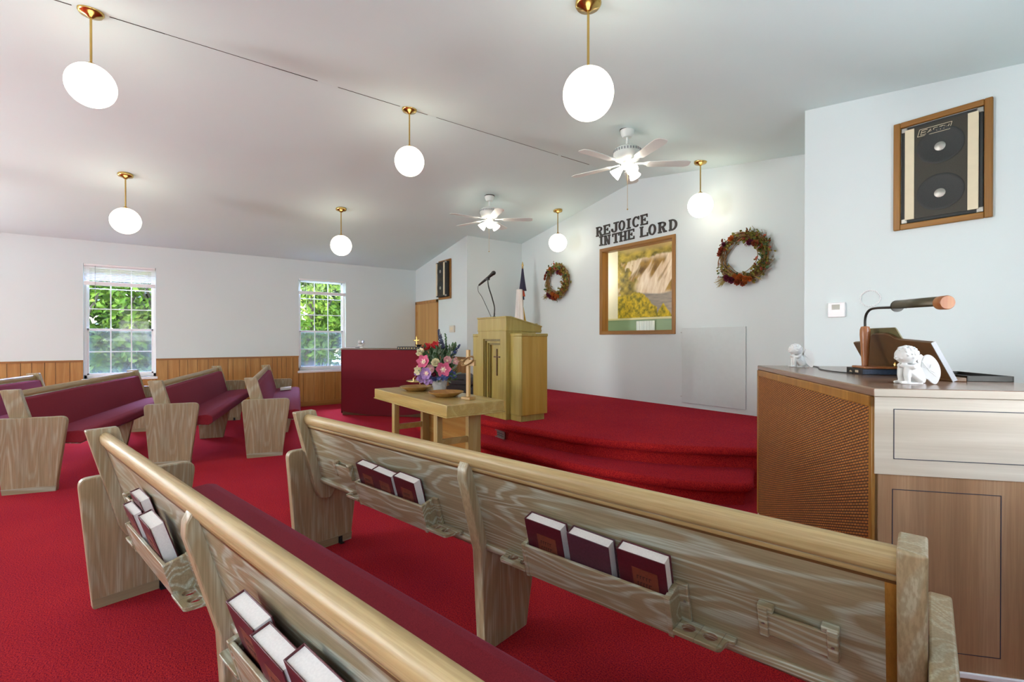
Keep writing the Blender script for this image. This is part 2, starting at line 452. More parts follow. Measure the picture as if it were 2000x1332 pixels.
wall_y('wall_rear', YR-.16, YR, XL-.16, XR+.16, [(-6.4, -4.6, .02, 2.3)])
mb = MB(); mb.box((XA-.12, YW+.12, 0), (XA, YB, ceil_z(XA)+.05)); struct(mb.build('wall_alcove_left', 'wall', smooth=False))
mb = MB(); mb.box((XB, YW+.12, 0), (XB+.12, YB, ceil_z(XB)+.05)); struct(mb.build('wall_alcove_right', 'wall', smooth=False))

# wainscot of random width boards with a cap rail, broken at the windows
def wainscot(name, runs, fn):
    mb = MB()
    for a, b, top, cap in runs:
        x = a
        while x < b-.01:
            w = min(random.choice((.075, .11, .15, .19, .13)), b-x)
            if b-(x+w) < .04: w = b-x
            mb.box(fn(x+.003, 0, .08), fn(x+w-.003, .013, top)); x += w
        mb.box(fn(a, 0, .08), fn(b, .005, top), 2)
        if cap: mb.box(fn(a, 0, top), fn(b, .024, top+.027), 1)
    return struct(mb.build(name, ['pine', 'pine_y', 'rack'], smooth=False))
fl = lambda y, d, z: (XL+d, y, z)
wainscot('trim_2', [(YR, -5.9, .91, 1), (-5.9, -5.05, .6, 0), (-5.05, -3.87, .91, 1), (-3.87, -3.02, .6, 0), (-3.02, -.935, .91, 1), (-.935, -.085, .62, 0), (-.085, 2.0, .91, 1), (2.0, 2.853, .62, 0), (2.853, YW, .91, 1)], fl)
mb = MB(); mb.box(fl(YR, 0, 0), fl(YW, .017, .09)); struct(mb.build('baseboard_left', 'pine_y', smooth=False, bevel=.004))
ff = lambda x, d, z: (x, YW-d, z)
wainscot('trim_3', [(-8.20, XA, .895, 1)], ff)
mb = MB(); mb.box(ff(-8.20, 0, 0), ff(XA, .017, .09)); struct(mb.build('baseboard_front', 'pine_y', smooth=False, bevel=.004))

# windows: white vinyl double hung, 3 x 3 over 3 x 2 lights
def window(n, y0, y1, x, sgn, z0=WZ0, blind=None, screen=True):
    w = struct(bpy.data.objects.new('window_%d' % n, None)); COL.objects.link(w); w.location = (x, y0, z0)
    W, H = y1-y0, WZ1-z0; d = -sgn
    P = lambda y, dep, z: (d*dep, y, z)
    mb = MB()
    for (a, b, c, e) in ((0, .035, 0, H), (W-.035, W, 0, H), (0, W, 0, .05), (0, W, H-.035, H)): mb.box(P(a, .06, c), P(b, .15, e))
    mb.build('window_frame', 'vinyl', w, bevel=.003)
    mr = .72 if z0 < .7 else .65
    for nm, za, zb, dep, rows in (('lower_sash', .045, mr+.02, .07, 2), ('upper_sash', mr-.015, H-.03, .098, 3)):
        mb = MB(); a, b = .03, W-.03; t = .028
        for q in ((a, a+t, za, zb), (b-t, b, za, zb), (a, b, za, za+t), (a, b, zb-t, zb)): mb.box(P(q[0], dep, q[2]), P(q[1], dep+.022, q[3]))
        for k in (1, 2):
            yy = a+t+(b-a-2*t)*k/3; mb.box(P(yy-.007, dep+.006, za), P(yy+.007, dep+.018, zb))
        for k in range(1, rows):
            zz = za+t+(zb-za-2*t)*k/rows; mb.box(P(a, dep+.0055, zz-.007), P(b, dep+.0185, zz+.007))
        sh = mb.build(nm, 'vinyl', w, bevel=.002)
        mb = MB(); mb.faces([V(*P(a+.01, dep+.012, za+.01)), V(*P(b-.01, dep+.012, za+.01)), V(*P(b-.01, dep+.012, zb-.01)), V(*P(a+.01, dep+.012, zb-.01))], [(0, 1, 2, 3)])
        mb.build('glass_pane', 'pane', sh)
    if screen:
        mb = MB(); mb.faces([V(*P(.03, .145, .04)), V(*P(W-.03, .145, .04)), V(*P(W-.03, .145, mr)), V(*P(.03, .145, mr))], [(0, 1, 2, 3)])
        mb.build('insect_screen', 'screen', w)
    mb = MB(); mb.box(P(-.02, -.02, -.04), P(W+.02, .09, .0)); mb.build('window_sill', 'white', w, bevel=.005)
    return w
for i, (a, b) in enumerate(WIN): window(i+1, a, b, XL, 1)
for i, (a, b) in enumerate(RWIN): window(i+5, a, b, XR, -1, .75)
def blind(y0, y1, drop, closed, label):
    t = thing('window_blind', label, 'blind', (XL-.022, y0+.006, WZ1), 0)
    W = y1-y0-.012
    mb = MB(); mb.box((-.022, 0, -.03), (.03, W, -.002)); mb.build('headrail', 'white', t, bevel=.003)
    mb = MB(); n = int((drop-.06)/(.0225 if closed else .024))
    for k in range(n):
        z = -.04-(drop-.075)*k/(n-1); a = rad(58 if closed else 4)
        R = Matrix.Translation((.004, 0, z)) @ Matrix.Rotation(a, 4, 'Y')
        mb.box((-.0125, .004, -.0005), (.0125, W-.004, .0005), mat=R)
    for y in (.1, W*.5, W-.1): mb.box((-.012, y-.001, -drop+.02), (-.0115, y+.001, -.03)); mb.box((.0165, y-.001, -drop+.02), (.017, y+.001, -.03))
    mb.build('slats', 'white', t, smooth=False)
    mb = MB(); mb.box((-.02, 0, -drop-.045), (.026, W, -drop+.012)); mb.build('bottom_rail', 'white', t, bevel=.004)
    mb = MB(); mb.tube([(.034, .13, -.03), (.034, .13, -.62)], .0028, 6); mb.build('tilt_wand', 'grey' if closed else 'vinyl', t)
blind(*WIN[0], .27, True, 'white window blind raised with closed slats, on window nearer the long pews')
blind(*WIN[1], .24, False, 'white window blind with open slats, on window beside the red draped piano')
# rear doors, behind the viewpoint
dd = struct(bpy.data.objects.new('door_2', None)); COL.objects.link(dd); dd.location = (-5.5, YR-.06, .02)
for k, xa in enumerate((-.9, .005)):
    mb = MB()
    for q in ((0, .1, 0, 2.28), (.795, .895, 0, 2.28), (0, .895, 0, .2), (0, .895, 2.14, 2.28)): mb.box((xa+q[0], -.02, q[2]), (xa+q[1], .025, q[3]))
    lf = mb.build('door_leaf', 'door', dd)
    mb = MB(); mb.box((xa+.09, 0, .19), (xa+.805, .006, 2.15)); mb.build('door_glass', 'pane', lf)

# door in the left front wall
d1 = struct(bpy.data.objects.new('door_1', None)); COL.objects.link(d1); d1.location = (-9.27, YW, 0)
mb = MB()
for q in ((0, .06, 0, 2.02), (.945, 1.005, 0, 2.02), (0, 1.005, 1.96, 2.02)): mb.box((q[0], -.022, q[2]), (q[1], 0, q[3]))
mb.build('door_casing', 'pine', d1, bevel=.004)
mb = MB(); mb.box((.06, -.012, .01), (.945, 0, 1.96)); lf = mb.build('door_leaf', 'door', d1)
mb = MB()
for z in (.25, 1.0, 1.72): mb.box((.062, -.018, z), (.075, -.011, z+.09))
mb.build('hinge', 'brass', lf)
mb = MB(); mb.ball((.88, -.06, .95), .028); mb.tube([(.88, -.06, .95), (.88, -.011, .95)], .012); mb.build('door_knob', 'brass', lf)

# ------------------------------------------------------------------ platform with two curved carpeted steps
# curves run right to left; outward is towards the pews
UP = [(-1.78, 4.30), (-1.93, 3.93), (-2.45, 3.43), (-3.08, 3.09), (-3.61, 2.98), (-4.24, 2.88), (-4.9, 2.84), (-5.4, 2.95), (-5.85, 3.22), (-6.35, 3.5), (-6.85, 3.75), (-7.19, 4.1), (-7.185, 4.30)]
LO = [(-2.06, 4.25), (-1.965, 3.95), (-1.85, 3.70), (-1.775, 3.54), (-1.83, 3.42), (-2.05, 3.21), (-2.367, 3.03), (-3.037, 2.83), (-3.944, 2.70), (-4.7, 2.56), (-5.25, 2.51), (-5.62, 2.62), (-5.9, 2.95), (-6.3, 3.25), (-6.8, 3.5), (-7.25, 3.8), (-7.3, 4.31)]
def platform(name, pts, back, zt, zb, inset):
    P = [Vector(p) for p in pts]; c = catmull(P, 7); mb = MB()
    def off(d):
        out = []
        for i, p in enumerate(c):
            t = c[min(i+1, len(c)-1)]-c[max(i-1, 0)]; n = Vector((t.y, -t.x)).normalized()   # right hand side of travel (towards the alcove)
            out.append(p+n*d)
        return out
    prof = [(inset, zb), (inset, zt-.074), (.014, zt-.072), (.0, zt-.058), (-.005, zt-.036), (.001, zt-.014), (.016, zt-.003), (.036, zt)]
    rings = [[V(p.x, p.y, z) for p in off(o)] for o, z in prof]
    mb.loft(rings)
    top = rings[-1]+[V(x, y, zt) for x, y in back]
    mb.faces([p.copy() for p in top], [tuple(range(len(top)))])
    return struct(mb.build(name, 'carpet', angle=60, merge=True))
platform('floor_platform', UP, [(XA+.002, 4.33), (XA+.002, YB), (XB-.002, YB), (XB-.002, 4.32)], ZP, 0, .05)
platform('floor_step', LO, [(-7.0, 4.31), (-6.8, 3.9), (-6.2, 3.6), (-5.4, 3.1), (-4.9, 3.0), (-4.2, 3.05), (-3.0, 3.3), (-2.5, 3.6), (-2.2, 4.2)], .175, 0, .05)

# ------------------------------------------------------------------ baptistery behind the opening
BY = 6.2
mb = MB()
mb.box((-6.0, BY, 0), (-3.3, BY+.1, 3.2)); mb.box((-6.1, YB+.12, 0), (-6.0, BY+.1, 3.2)); mb.box((-3.3, YB+.12, 0), (-3.2, BY+.1, 3.2)); mb.box((-6.1, YB+.12, 3.0), (-3.2, BY+.1, 3.1))
struct(mb.build('wall_baptistery', 'bapt_wall', smooth=False))
mb = MB(); mb.box((-6.0, BY-.05, .4), (-3.3, BY, 1.555)); mb.box((-6.0, YB+.12, .4), (-5.9, BY-.05, 1.3), 0); struct(mb.build('wall_pool', 'bapt_green', smooth=False))
mb = MB(); mb.box((-6.0, BY-.06, 1.555), (-3.3, BY, 1.585)); struct(mb.build('trim_4', 'bapt_ledge', smooth=False))
of = thing('opening_frame', 'brown stained timber frame around the waterfall opening in the alcove wall', 'frame', (-5.171, YB, 1.312))
W, H = 1.366, 1.341
for nm, q, mt in (('side_board', (0, .046, 0, H), 'frame_z'), ('side_board', (W-.046, W, 0, H), 'frame_z'), ('top_board', (.046, W-.046, H-.046, H), 'frame_x'), ('bottom_board', (.046, W-.046, 0, .046), 'frame_x')):
    mb = MB(); mb.box((q[0], -.016, q[2]), (q[1], 0, q[3]))
    a0, a1, b0, b1 = q
    if nm == 'side_board':
        x0 = a1-.001 if a0 == 0 else a0-.011; mb.box((x0, -.012, .046), (x0+.012, .125, H-.046))
    else:
        z0 = b1-.001 if b0 == 0 else b0-.011; mb.box((.046, -.012, z0), (W-.046, .125, z0+.012))
    mb.build(nm, mt, of, bevel=.003)

# the painted waterfall: a flat panel coloured by a procedural picture
def hsh(i, j, s): 
    n = (i*374761393+j*668265263+s*1442695041) & 0xffffffff; n = ((n ^ (n >> 13))*1274126177) & 0xffffffff
    return ((n ^ (n >> 16)) & 0xffff)/65535.0
def vn(x, y, s=0):
    i, j = math.floor(x), math.floor(y); a, b = x-i, y-j; a = a*a*(3-2*a); b = b*b*(3-2*b)
    return (hsh(i, j, s)*(1-a)+hsh(i+1, j, s)*a)*(1-b)+(hsh(i, j+1, s)*(1-a)+hsh(i+1, j+1, s)*a)*b
def fbm(x, y, s=0): return .55*vn(x, y, s)+.28*vn(x*2.1, y*2.1, s+1)+.17*vn(x*4.3, y*4.3, s+2)
def lerp(a, b, t): t = max(0, min(1, t)); return tuple(p*(1-t)+q*t for p, q in zip(a, b))
def sm(a, b, x): t = max(0, min(1, (x-a)/(b-a))); return t*t*(3-2*t)
def mural(u, v):
    """u 0..1 left-right, v 0..1 bottom-top"""
    water = lerp((.58, .42, .28), (.86, .76, .64), fbm(u*34-v*8, v*4+u*9, 3)*1.5-.2)
    rock = lerp((.10, .05, .01), (.46, .27, .06), fbm(u*14, v*9, 7)*1.5-.25)
    # slanting falls with dark rock ribs between
    q = fbm(u*9-v*4.6, v*2.2, 11)
    col = lerp(water, rock, sm(.47, .60, q)*sm(.30, .38, v)*(1-sm(.76, .88, v)))
    if u < .34:                                            # tangled rock and scrub to the left of the falls
        g = lerp((.05, .05, .01), (.5, .36, .05), fbm(u*16, v*14, 21)*1.6-.3)
        col = lerp(g, col, max(sm(.24, .36, u+.08*(fbm(v*9, u*3, 5)-.5)), .9*sm(.56, .62, fbm(u*12+v*2, v*5, 23))))
    # trees over the lip
    lip = .80+.07*u+.05*(fbm(u*9, 2, 31)-.5)*2
    tree = lerp((.10, .09, .015), (.58, .44, .08), fbm(u*13, v*15, 33)*1.7-.35)
    tree = lerp(tree, (.62, .50, .26), sm(.9, 1.0, v)*sm(.3, .6, fbm(u*3, v*3, 35)))
    col = lerp(col, tree, sm(lip-.012, lip+.02, v))
    # pool
    pool = lerp((.17, .16, .17), (.46, .38, .31), fbm(u*9, v*60, 41)*.9+.35*u-.25)
    col = lerp(pool, col, sm(.315, .345, v+.012*math.sin(u*13)))
    # yellow bush in the lower left corner
    top = .35-.02*u-.22*sm(.36, .62, u)+.045*(fbm(u*16, 1, 51)-.5)*2
    if u > .58: top = max(0, .19-abs(u-.66)*1.6)
    bush = lerp((.15, .14, .005), (.68, .47, .015), fbm(u*40, v*30, 53)*1.9-.5)
    col = lerp(bush, col, sm(top-.012, top+.012, v+.02*(vn(u*60, v*20, 57)-.5)))
    return col
mb = MB(); nu, nv = 150, 150; X0, X1, Z0, Z1 = -5.375, -3.60, 1.59, 2.86
vs = [V(X0+(X1-X0)*i/nu, BY-.012, Z0+(Z1-Z0)*j/nv) for j in range(nv+1) for i in range(nu+1)]
mb.faces(vs, [(j*(nu+1)+i, j*(nu+1)+i+1, (j+1)*(nu+1)+i+1, (j+1)*(nu+1)+i) for j in range(nv) for i in range(nu)])
mb.box((X0, BY-.0115, Z0), (X1, BY, Z1))
def muralmat():
    m, nt, b = nt_new('painted waterfall'); a = node(nt, 'ShaderNodeVertexColor'); a.layer_name = 'paint'
    nt.links.new(a.outputs['Color'], b.inputs['Base Color']); setp(b, Roughness=.6); return m
M['mural'] = muralmat()
mo = mb.build('waterfall_mural', 'mural', smooth=False)
ca = mo.data.color_attributes.new('paint', 'FLOAT_COLOR', 'POINT')
for i, v in enumerate(mo.data.vertices):
    cu = (v.co.x-X0)/(X1-X0)*1.30; cv = (v.co.z-Z0)/(Z1-Z0)*1.12
    ca.data[i].color = c4(mural(cu, cv))
tag(mo, 'waterfall mural with yellow bush, on the wall behind the framed opening', 'mural')
mb = MB(); pl = []
for k in range(33):
    x = k/32*.35; pl.append((x, .012*math.sin(k*1.45)+.004*math.sin(k*.6)))
mb.loft([[V(x, y, 0) for x, y in pl], [V(x, y*.8, .2) for x, y in pl], [V(x, y*.5, .38) for x, y in pl]])
cl = mb.build('pleated_cloth', 'cloth_white', angle=80, loc=(-4.93, BY-.085, 1.15))
cl.modifiers.new('thick', 'SOLIDIFY').thickness = .004
tag(cl, 'pale blue white pleated cloth hanging on the green wall below the waterfall', 'cloth')

# ------------------------------------------------------------------ pews
TH = rad(15.4); BYO, BZO = .07, .42
def bk(x, d, h):
    """pew back frame: x along, d out behind, h up the sloping rear face"""
    return V(x, BYO-h*math.sin(TH)-d*math.cos(TH), BZO+h*math.cos(TH)-d*math.sin(TH))
BACKM = Matrix.Translation((0, BYO, BZO)) @ Matrix.Rotation(TH, 4, 'X')
LP = 2.66
def bbox(mb, lo, hi, mi=None):
    (x0, d0, h0), (x1, d1, h1) = lo, hi
    vs = [bk(x, d, h) for x in (x0, x1) for d in (d0, d1) for h in (h0, h1)]
    mb.faces(vs, [(0, 1, 3, 2), (4, 6, 7, 5), (0, 4, 5, 1), (2, 3, 7, 6), (0, 2, 6, 4), (1, 5, 7, 3)], mi)
def make_pew(label, mat):
    t = thing('church_pew', label, 'pew', mat=mat, group='church pews')
    yz = lambda u, v, w: V(w, u, v)
    panel = rounded([(-.06, 0), (.275, 0), (.355, .61), (-.11, .61)], [0, 0, .05, .04])
    post = rounded([(-.09, .835), (.028, .838), (.155, .37), (.118, .305), (.055, .318), (.03, .37)], [.008, .012, .05, .03, .03, .05])
    for s in (0, 1):
        a, b = (-.045, 0) if s == 0 else (LP+.05, LP+.095)
        mb = MB(); mb.prism(panel, yz, a, b); p = mb.build('end_panel', 'oak_z', t, bevel=.006, seg=3)
        mb = MB(); mb.prism([(-.055, .0), (.277, 0), (.282, .045), (-.063, .045)], yz, a-.0025, b+.0025); mb.build('base_strip', 'oak_y', p)
        a, b = (.001, .049) if s == 0 else (LP+.001, LP+.049)
        mb = MB(); mb.prism(post, yz, a, b); mb.build('end_post', 'oak_z', t, bevel=.005, seg=3)
        x = .004 if s == 0 else LP+.046; dx = 1 if s == 0 else -1
        mb = MB(); mb.box((min(x, x+dx*.004), .19, .006), (max(x, x+dx*.004), .215, .04)); mb.box((min(x, x+dx*.03), .19, .002), (max(x, x+dx*.03), .215, .006)); mb.tube([(x, .2025, .024), (x+dx*.009, .2025, .024)], .007, 8)
        mb.build('floor_bracket', 'black', t)
    mb = MB(); bbox(mb, (.049, -.025, 0), (LP+.001, 0, .37)); mb.build('back_board', 'oak_x', t)
    # top rail: rounded cap with a cove beneath
    sec = [(-.02, .336), (.0, .336), (.002, .340), (.002, .346), (-.001, .351), (.008, .357), (.011, .368), (.010, .388), (.004, .401), (-.006, .408), (-.018, .409), (-.028, .405), (-.034, .392), (-.034, .372), (-.030, .36), (-.025, .352)]
    mb = MB(); mb.prism(sec, lambda d, h, w: bk(w, d, h), .048, LP+.002); mb.build('top_rail', 'oak_rail', t, angle=50)
    sec = [(-.025, -.006), (-.0, -.012), (.012, -.008), (.0165, .004), (.013, .016), (.0, .022), (-.025, .022)]
    mb = MB(); mb.prism(sec, lambda d, h, w: bk(w, d, h), .048, LP+.002); mb.build('bottom_rail', 'oak_x', t, angle=60)
    mb = MB(); bbox(mb, (.049, -.001, .330), (LP+.001, .0012, .3375)); mb.build('rail_groove_shade', 'rack', t)  # dark strip coloured in for the shade of the groove under the rail
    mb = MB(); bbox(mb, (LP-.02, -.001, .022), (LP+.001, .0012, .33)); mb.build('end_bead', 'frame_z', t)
    # upholstered front of the back
    sec = rounded([(-.025, .005), (-.06, .01), (-.065, .33), (-.025, .345)], [0, .02, .02, 0])
    mb = MB(); mb.prism(sec, lambda d, h, w: bk(w, d, h), .052, LP-.002); mb.build('back_cushion', 'pew_fabric', t, angle=50)
    mb = MB(); mb.prism([(.085, .394), (.40, .358), (.40, .376), (.085, .411)], yz, .049, LP+.001); mb.build('seat_board', 'oak_x', t)
    sec = rounded([(.080, .410), (.42, .372), (.462, .395), (.455, .465), (.40, .478), (.085, .458)], [.01, .02, .03, .04, .03, .02])
    mb = MB(); mb.prism(sec, yz, .004, LP+.046); mb.build('seat_cushion', 'pew_fabric', t, angle=50, bevel=.012, seg=3)
    P = [(.055, 0), (.31, 0), (.385, .358), (.086, .392)]+[(bk(0, d, h).y, bk(0, d, h).z) for d, h in ((-.002, -.02), (-.002, .375))]+[(bk(0, d, h).y, bk(0, d, h).z) for d, h in ((.012, .372), (.03, .352), (.042, .315), (.042, 0))]+[(.042, .2)]
    mb = MB(); mb.prism(P, yz, 1.345, 1.395)
    mb.build('center_support', 'oak_z', t, bevel=.004, seg=2)
    # racks for hymnals with cup shelves, and card holders
    for x0, x1 in ((.59, 1.105), (1.665, 2.175)):
        mb = MB(); bbox(mb, (x0, .063, .028), (x1, .074, .148)); bbox(mb, (x0, 0, .022), (x1, .063, .034))
        for x in (x0, x1):
            bbox(mb, (x-.008, 0, .024), (x+.008, .076, .15))
            q = (x, x+.034) if x == x1 else (x-.034, x)
            bbox(mb, (q[0], 0, .03), (q[1], .013, .155))
        r = mb.build('hymnal_rack', 'oak_x', t, bevel=.0025)
        for x in (x0-.022, x1+.022):
            mb = MB(); mb.tube([bk(x, .0125, .10), bk(x, .0145, .10)], .004, 8); mb.build('screw', 'steel', r)
        for x, s in ((x0, -1), (x1, 1)):
            mb = MB(); a = x+s*.008; w = .058; fn = lambda u, v, ww: bk(u, v, ww+v*math.tan(TH))
            for k in range(2):
                lo, hi = sorted((a+s*w*k, a+s*w*(k+1)))
                plate_hole(mb, (lo, .001), (hi, .080), .018, .032, .0185, fn)
            e0, e1 = a+s*w*2, a+s*(w*2+.028)
            mb.prism([(e0, .001), (e0, .080), (e0+s*.008, .072), (e0+s*.014, .03), (e1, .022), (e1, .001)], fn, .018, .032)
            mb.build('cup_shelf', 'oak_x', t, bevel=.002)
    for xa in (.29, 2.39):
        mb = MB(); bbox(mb, (xa, .012, .10), (xa+.165, .022, .165))
        for x in (xa, xa+.145):
            bbox(mb, (x, 0, .095), (x+.022, .026, .178)); bbox(mb, (x-.002 if x == xa else x-.012, 0, .165), (x+.034 if x == xa else x+.024, .022, .18))
        ch = mb.build('card_holder', 'oak_x', t, bevel=.003)
        for x in (xa+.011, xa+.156):
            mb = MB(); mb.tube([bk(x, .026, .135), bk(x, .0272, .135)], .0035, 8); mb.build('screw', 'steel', ch)
    return t
FRONT = TR((-2.917, .674, 0), rad(12.4)); NEAR = TR((-2.911, -.2045, 0), rad(12.63))
pew = make_pew('oak pew right of the aisle, farthest forward, its long back facing the viewer', FRONT)
dup(pew, NEAR, 'oak pew nearest the viewer, its rail running from the left to the bottom edge')
def left_pew(ax, ay, ang, label):
    c, s = math.cos(rad(ang)), math.sin(rad(ang)); L = LP+.095
    dup(pew, TR((ax-L*c, ay-L*s, 0), rad(ang)), label)
left_pew(-5.60, .76, -12, 'burgundy cushioned pew left of the aisle, front row beside the red draped piano')
left_pew(-5.765, -.05, -15.5, 'burgundy cushioned pew left of the aisle, second row from the front')
left_pew(-5.42, -.98, -14.5, 'burgundy cushioned pew left of the aisle, third row, cut by the picture edge')
left_pew(-5.30, -1.90, -14.5, 'purple cushioned pew at the left picture edge, hindmost of the left rows')

# hymnals standing in the racks
BW, BD, BH = .148, .042, .21
def make_book(label, cover, mat, stamp=True):
    t = thing('hymnal', label, 'book', mat=mat, group='hymnals in the pew racks')
    mb = MB(); mb.box((0, -BD, 0), (BW, -BD+.003, BH)); mb.box((0, -.003, 0), (BW, 0, BH)); mb.box((0, -BD+.001, 0), (.004, -.001, BH))
    mb.build('cover', cover, t, bevel=.0012)
    mb = MB(); mb.box((.003, -BD+.003, .004), (BW-.005, -.003, BH-.004)); mb.build('pages', 'page', t)
    if stamp:
        mb = MB(); mb.box((.045, -BD-.0006, .088), (.122, -BD+.0005, .165), 0)
        for r in range(2):
            x = .058
            for k in range(5):
                w = random.uniform(.005, .008); mb.box((x, -BD-.0009, .130-.022*r), (x+.002, -BD+.0004, .142-.022*r), 1); mb.box((x, -BD-.0009, .1395-.022*r), (x+w, -BD+.0004, .142-.022*r), 1); x += w+.003
        mb.build('stamped_square', ['stamp', 'ink'], t, smooth=False)
    return t
def bookm(pewm, x, d, h, roll=0, tilt=0, yawb=0, th=1.0):
    return pewm @ BACKM @ Matrix.Translation((x, -d, h)) @ Matrix.Rotation(rad(tilt), 4, 'X') @ Matrix.Rotation(rad(yawb), 4, 'Z') @ Matrix.Rotation(rad(roll), 4, 'Y') @ Matrix.Diagonal((1, th, 1, 1))
FB = [(.588, .004, 3.5, 2, 'left rack of the front pew, leftmost', 1), (.738, .012, 4, 2, 'left rack of the front pew, middle one, sitting lowest', 1), (.905, .008, 3, 2, 'left rack of the front pew, rightmost', 1),
      (1.668, .006, 2.5, 2, 'right rack of the front pew, leftmost with a rust square', 1), (1.842, .010, 3, 2, '', 0), (2.020, .008, 1.5, 2, 'right rack of the front pew, rightmost with a rust square', 1)]
proto = None; plum = None
for x, d, roll, tilt, where, st in FB:
    m = bookm(FRONT, x, d, .036+(.013 if '.250' in '' else 0), roll, tilt)
    if not st: plum = make_book('plain plum brown hymnal without a square, middle of the right rack on the front pew', 'plum', m, False)
    elif proto is None: proto = make_book('maroon hymnal in the '+where, 'maroon', m)
    else: dup(proto, m, 'maroon hymnal in the '+where)
NB = [(.655, .001, .074, 2, -1, .74, 'left rack of the nearest pew, hindmost, leaning on the back'), (.645, .0335, .036, 2, -1, .66, 'left rack of the nearest pew, middle one, sitting lowest'), (.875, .016, .052, 3, -1, 1, 'left rack of the nearest pew, closest to the center support'),
      (1.69, .010, .056, 3, -1, 1, 'right rack of the nearest pew, beside the center support'), (1.843, .022, .046, 3, -2, 1, 'right rack of the nearest pew, second from the center support'), (1.998, .012, .062, 2, -1, 1, 'right rack of the nearest pew, cut by the bottom edge')]
for x, d, h, roll, tilt, th, where in NB:
    dup(proto, bookm(NEAR, x, d, h, roll, 3+tilt, 0, th), 'maroon hymnal in the '+where)

# ------------------------------------------------------------------ communion table
TX0, TX1, TY0, TY1 = -4.54, -3.071, 1.672, 2.19
t = thing('communion_table', 'light oak communion table carrying the flower vase and wooden plates', 'table', (TX0, TY0, 0))
W, D = TX1-TX0, TY1-TY0
mb = MB(); mb.box((0, 0, .672), (W, D, .76)); mb.build('tabletop', 'table_x', t, bevel=.006, seg=3)
mb = MB(); mb.box((-.006, -.006, .664), (W+.006, D+.006, .674)); mb.build('edge_bead', 'table_x', t, bevel=.003)
def leg(x, y, w, d, sx):
    mb = MB(); b = [(x+sx*.05, y), (x+sx*.05+w, y), (x+sx*.05+w, y+d), (x+sx*.05, y+d)]; tt = [(x, y), (x+w, y), (x+w, y+d), (x, y+d)]
    mb.faces([V(*p, 0) for p in b]+[V(*p, .665) for p in tt], [(0, 3, 2, 1), (4, 5, 6, 7)]+[(i, (i+1) % 4, 4+(i+1) % 4, 4+i) for i in range(4)])
    return mb.build('leg', 'table_z', t, bevel=.004)
for x, sx in ((.30, .0), (W-.32, .0)):
    leg(x, .055, .06, .05, .03); leg(x+.01, D-.175, .05, .12, .0)
    mb = MB(); mb.box((x+.022, .10, .40), (x+.048, D-.17, .45)); mb.build('stretcher', 'table_x', t, bevel=.003)
mb = MB(); mb.box((.34, D-.105, .08), (W-.30, D-.085, .668)); mb.build('back_panel', 'walnut' if False else 'plate_wood', t)
# things on the table
ZT = .76
def plate(x, y, label):
    t = thing('offering_plate', label, 'plate', (x, y, ZT), 0, 'wooden offering plates')
    mb = MB(); mb.lathe([(.0, .0), (.085, .0), (.10, .012), (.15, .038), (.152, .042), (.148, .044), (.10, .022), (.085, .014), (.0, .012)], seg=8 if False else 32); o = mb.build('bowl', 'plate_wood', t, angle=50)
    mb = MB(); mb.lathe([(.0, .012), (.082, .012), (.083, .016), (.0, .016)], seg=28); mb.build('felt_pad', M['rack'], t)
plate(-4.125, 1.92, 'brown wooden offering plate left of the glass vase')
plate(-3.56, 1.93, 'brown wooden offering plate between glass vase and wooden cross')
cr = thing('tabletop_cross', 'small wooden cross with a vine loop, on the right end of the table', 'cross', (-3.285, 1.985, ZT), rad(20))
mb = MB(); mb.box((-.045, -.04, 0), (.045, .04, .022)); mb.build('base', 'cross_wood', cr, bevel=.003)
mb = MB(); mb.box((-.014, -.012, .022), (.014, .012, .40)); mb.build('upright', 'cross_wood', cr, bevel=.002)
mb = MB(); mb.box((-.07, -.013, .272), (.07, .013, .32)); mb.build('crossbar', 'cross_wood', cr, bevel=.002)
mb = MB()
for k in range(3):
    a = k*.5; pts = [(.055*math.cos(q)*(1+.1*k)+.01, -.018-.004*k, .31+.028*math.sin(q)+.03*math.cos(q)*(.6+.2*k)) for q in [2*PI*i/24 for i in range(24)]]
    mb.tube(pts, .0035, 6, closed=True)
for k in range(5): mb.tube([(-.03, -.02, .30), (-.075-.01*k, -.03, .285+.012*k)], .002, 5)
mb.build('vine_loop', 'soil', cr)
st = thing('brass_easel', 'little brass stand behind the left offering plate', 'stand', (-4.42, 2.10, ZT), rad(54))
mb = MB(); mb.lathe([(0, 0), (.04, 0), (.04, .006), (.0, .008)], seg=20); mb.build('foot', 'gold', st)
mb = MB(); mb.tube([(0, 0, .006), (0, 0, .05)], .006, 8); mb.lathe([(0, .05), (.10, .052), (.135, .062), (.135, .066), (.09, .058), (0, .056)], seg=28); mb.build('tray', 'gold', st, angle=50)
for sx in (-.06, .05):
    mb = MB(); mb.tube([(sx, 0, .056), (sx*1.1, 0, .085), (sx*.8, 0, .105)], [.009, .006, .004], 8); mb.build('finial', 'gold', st)

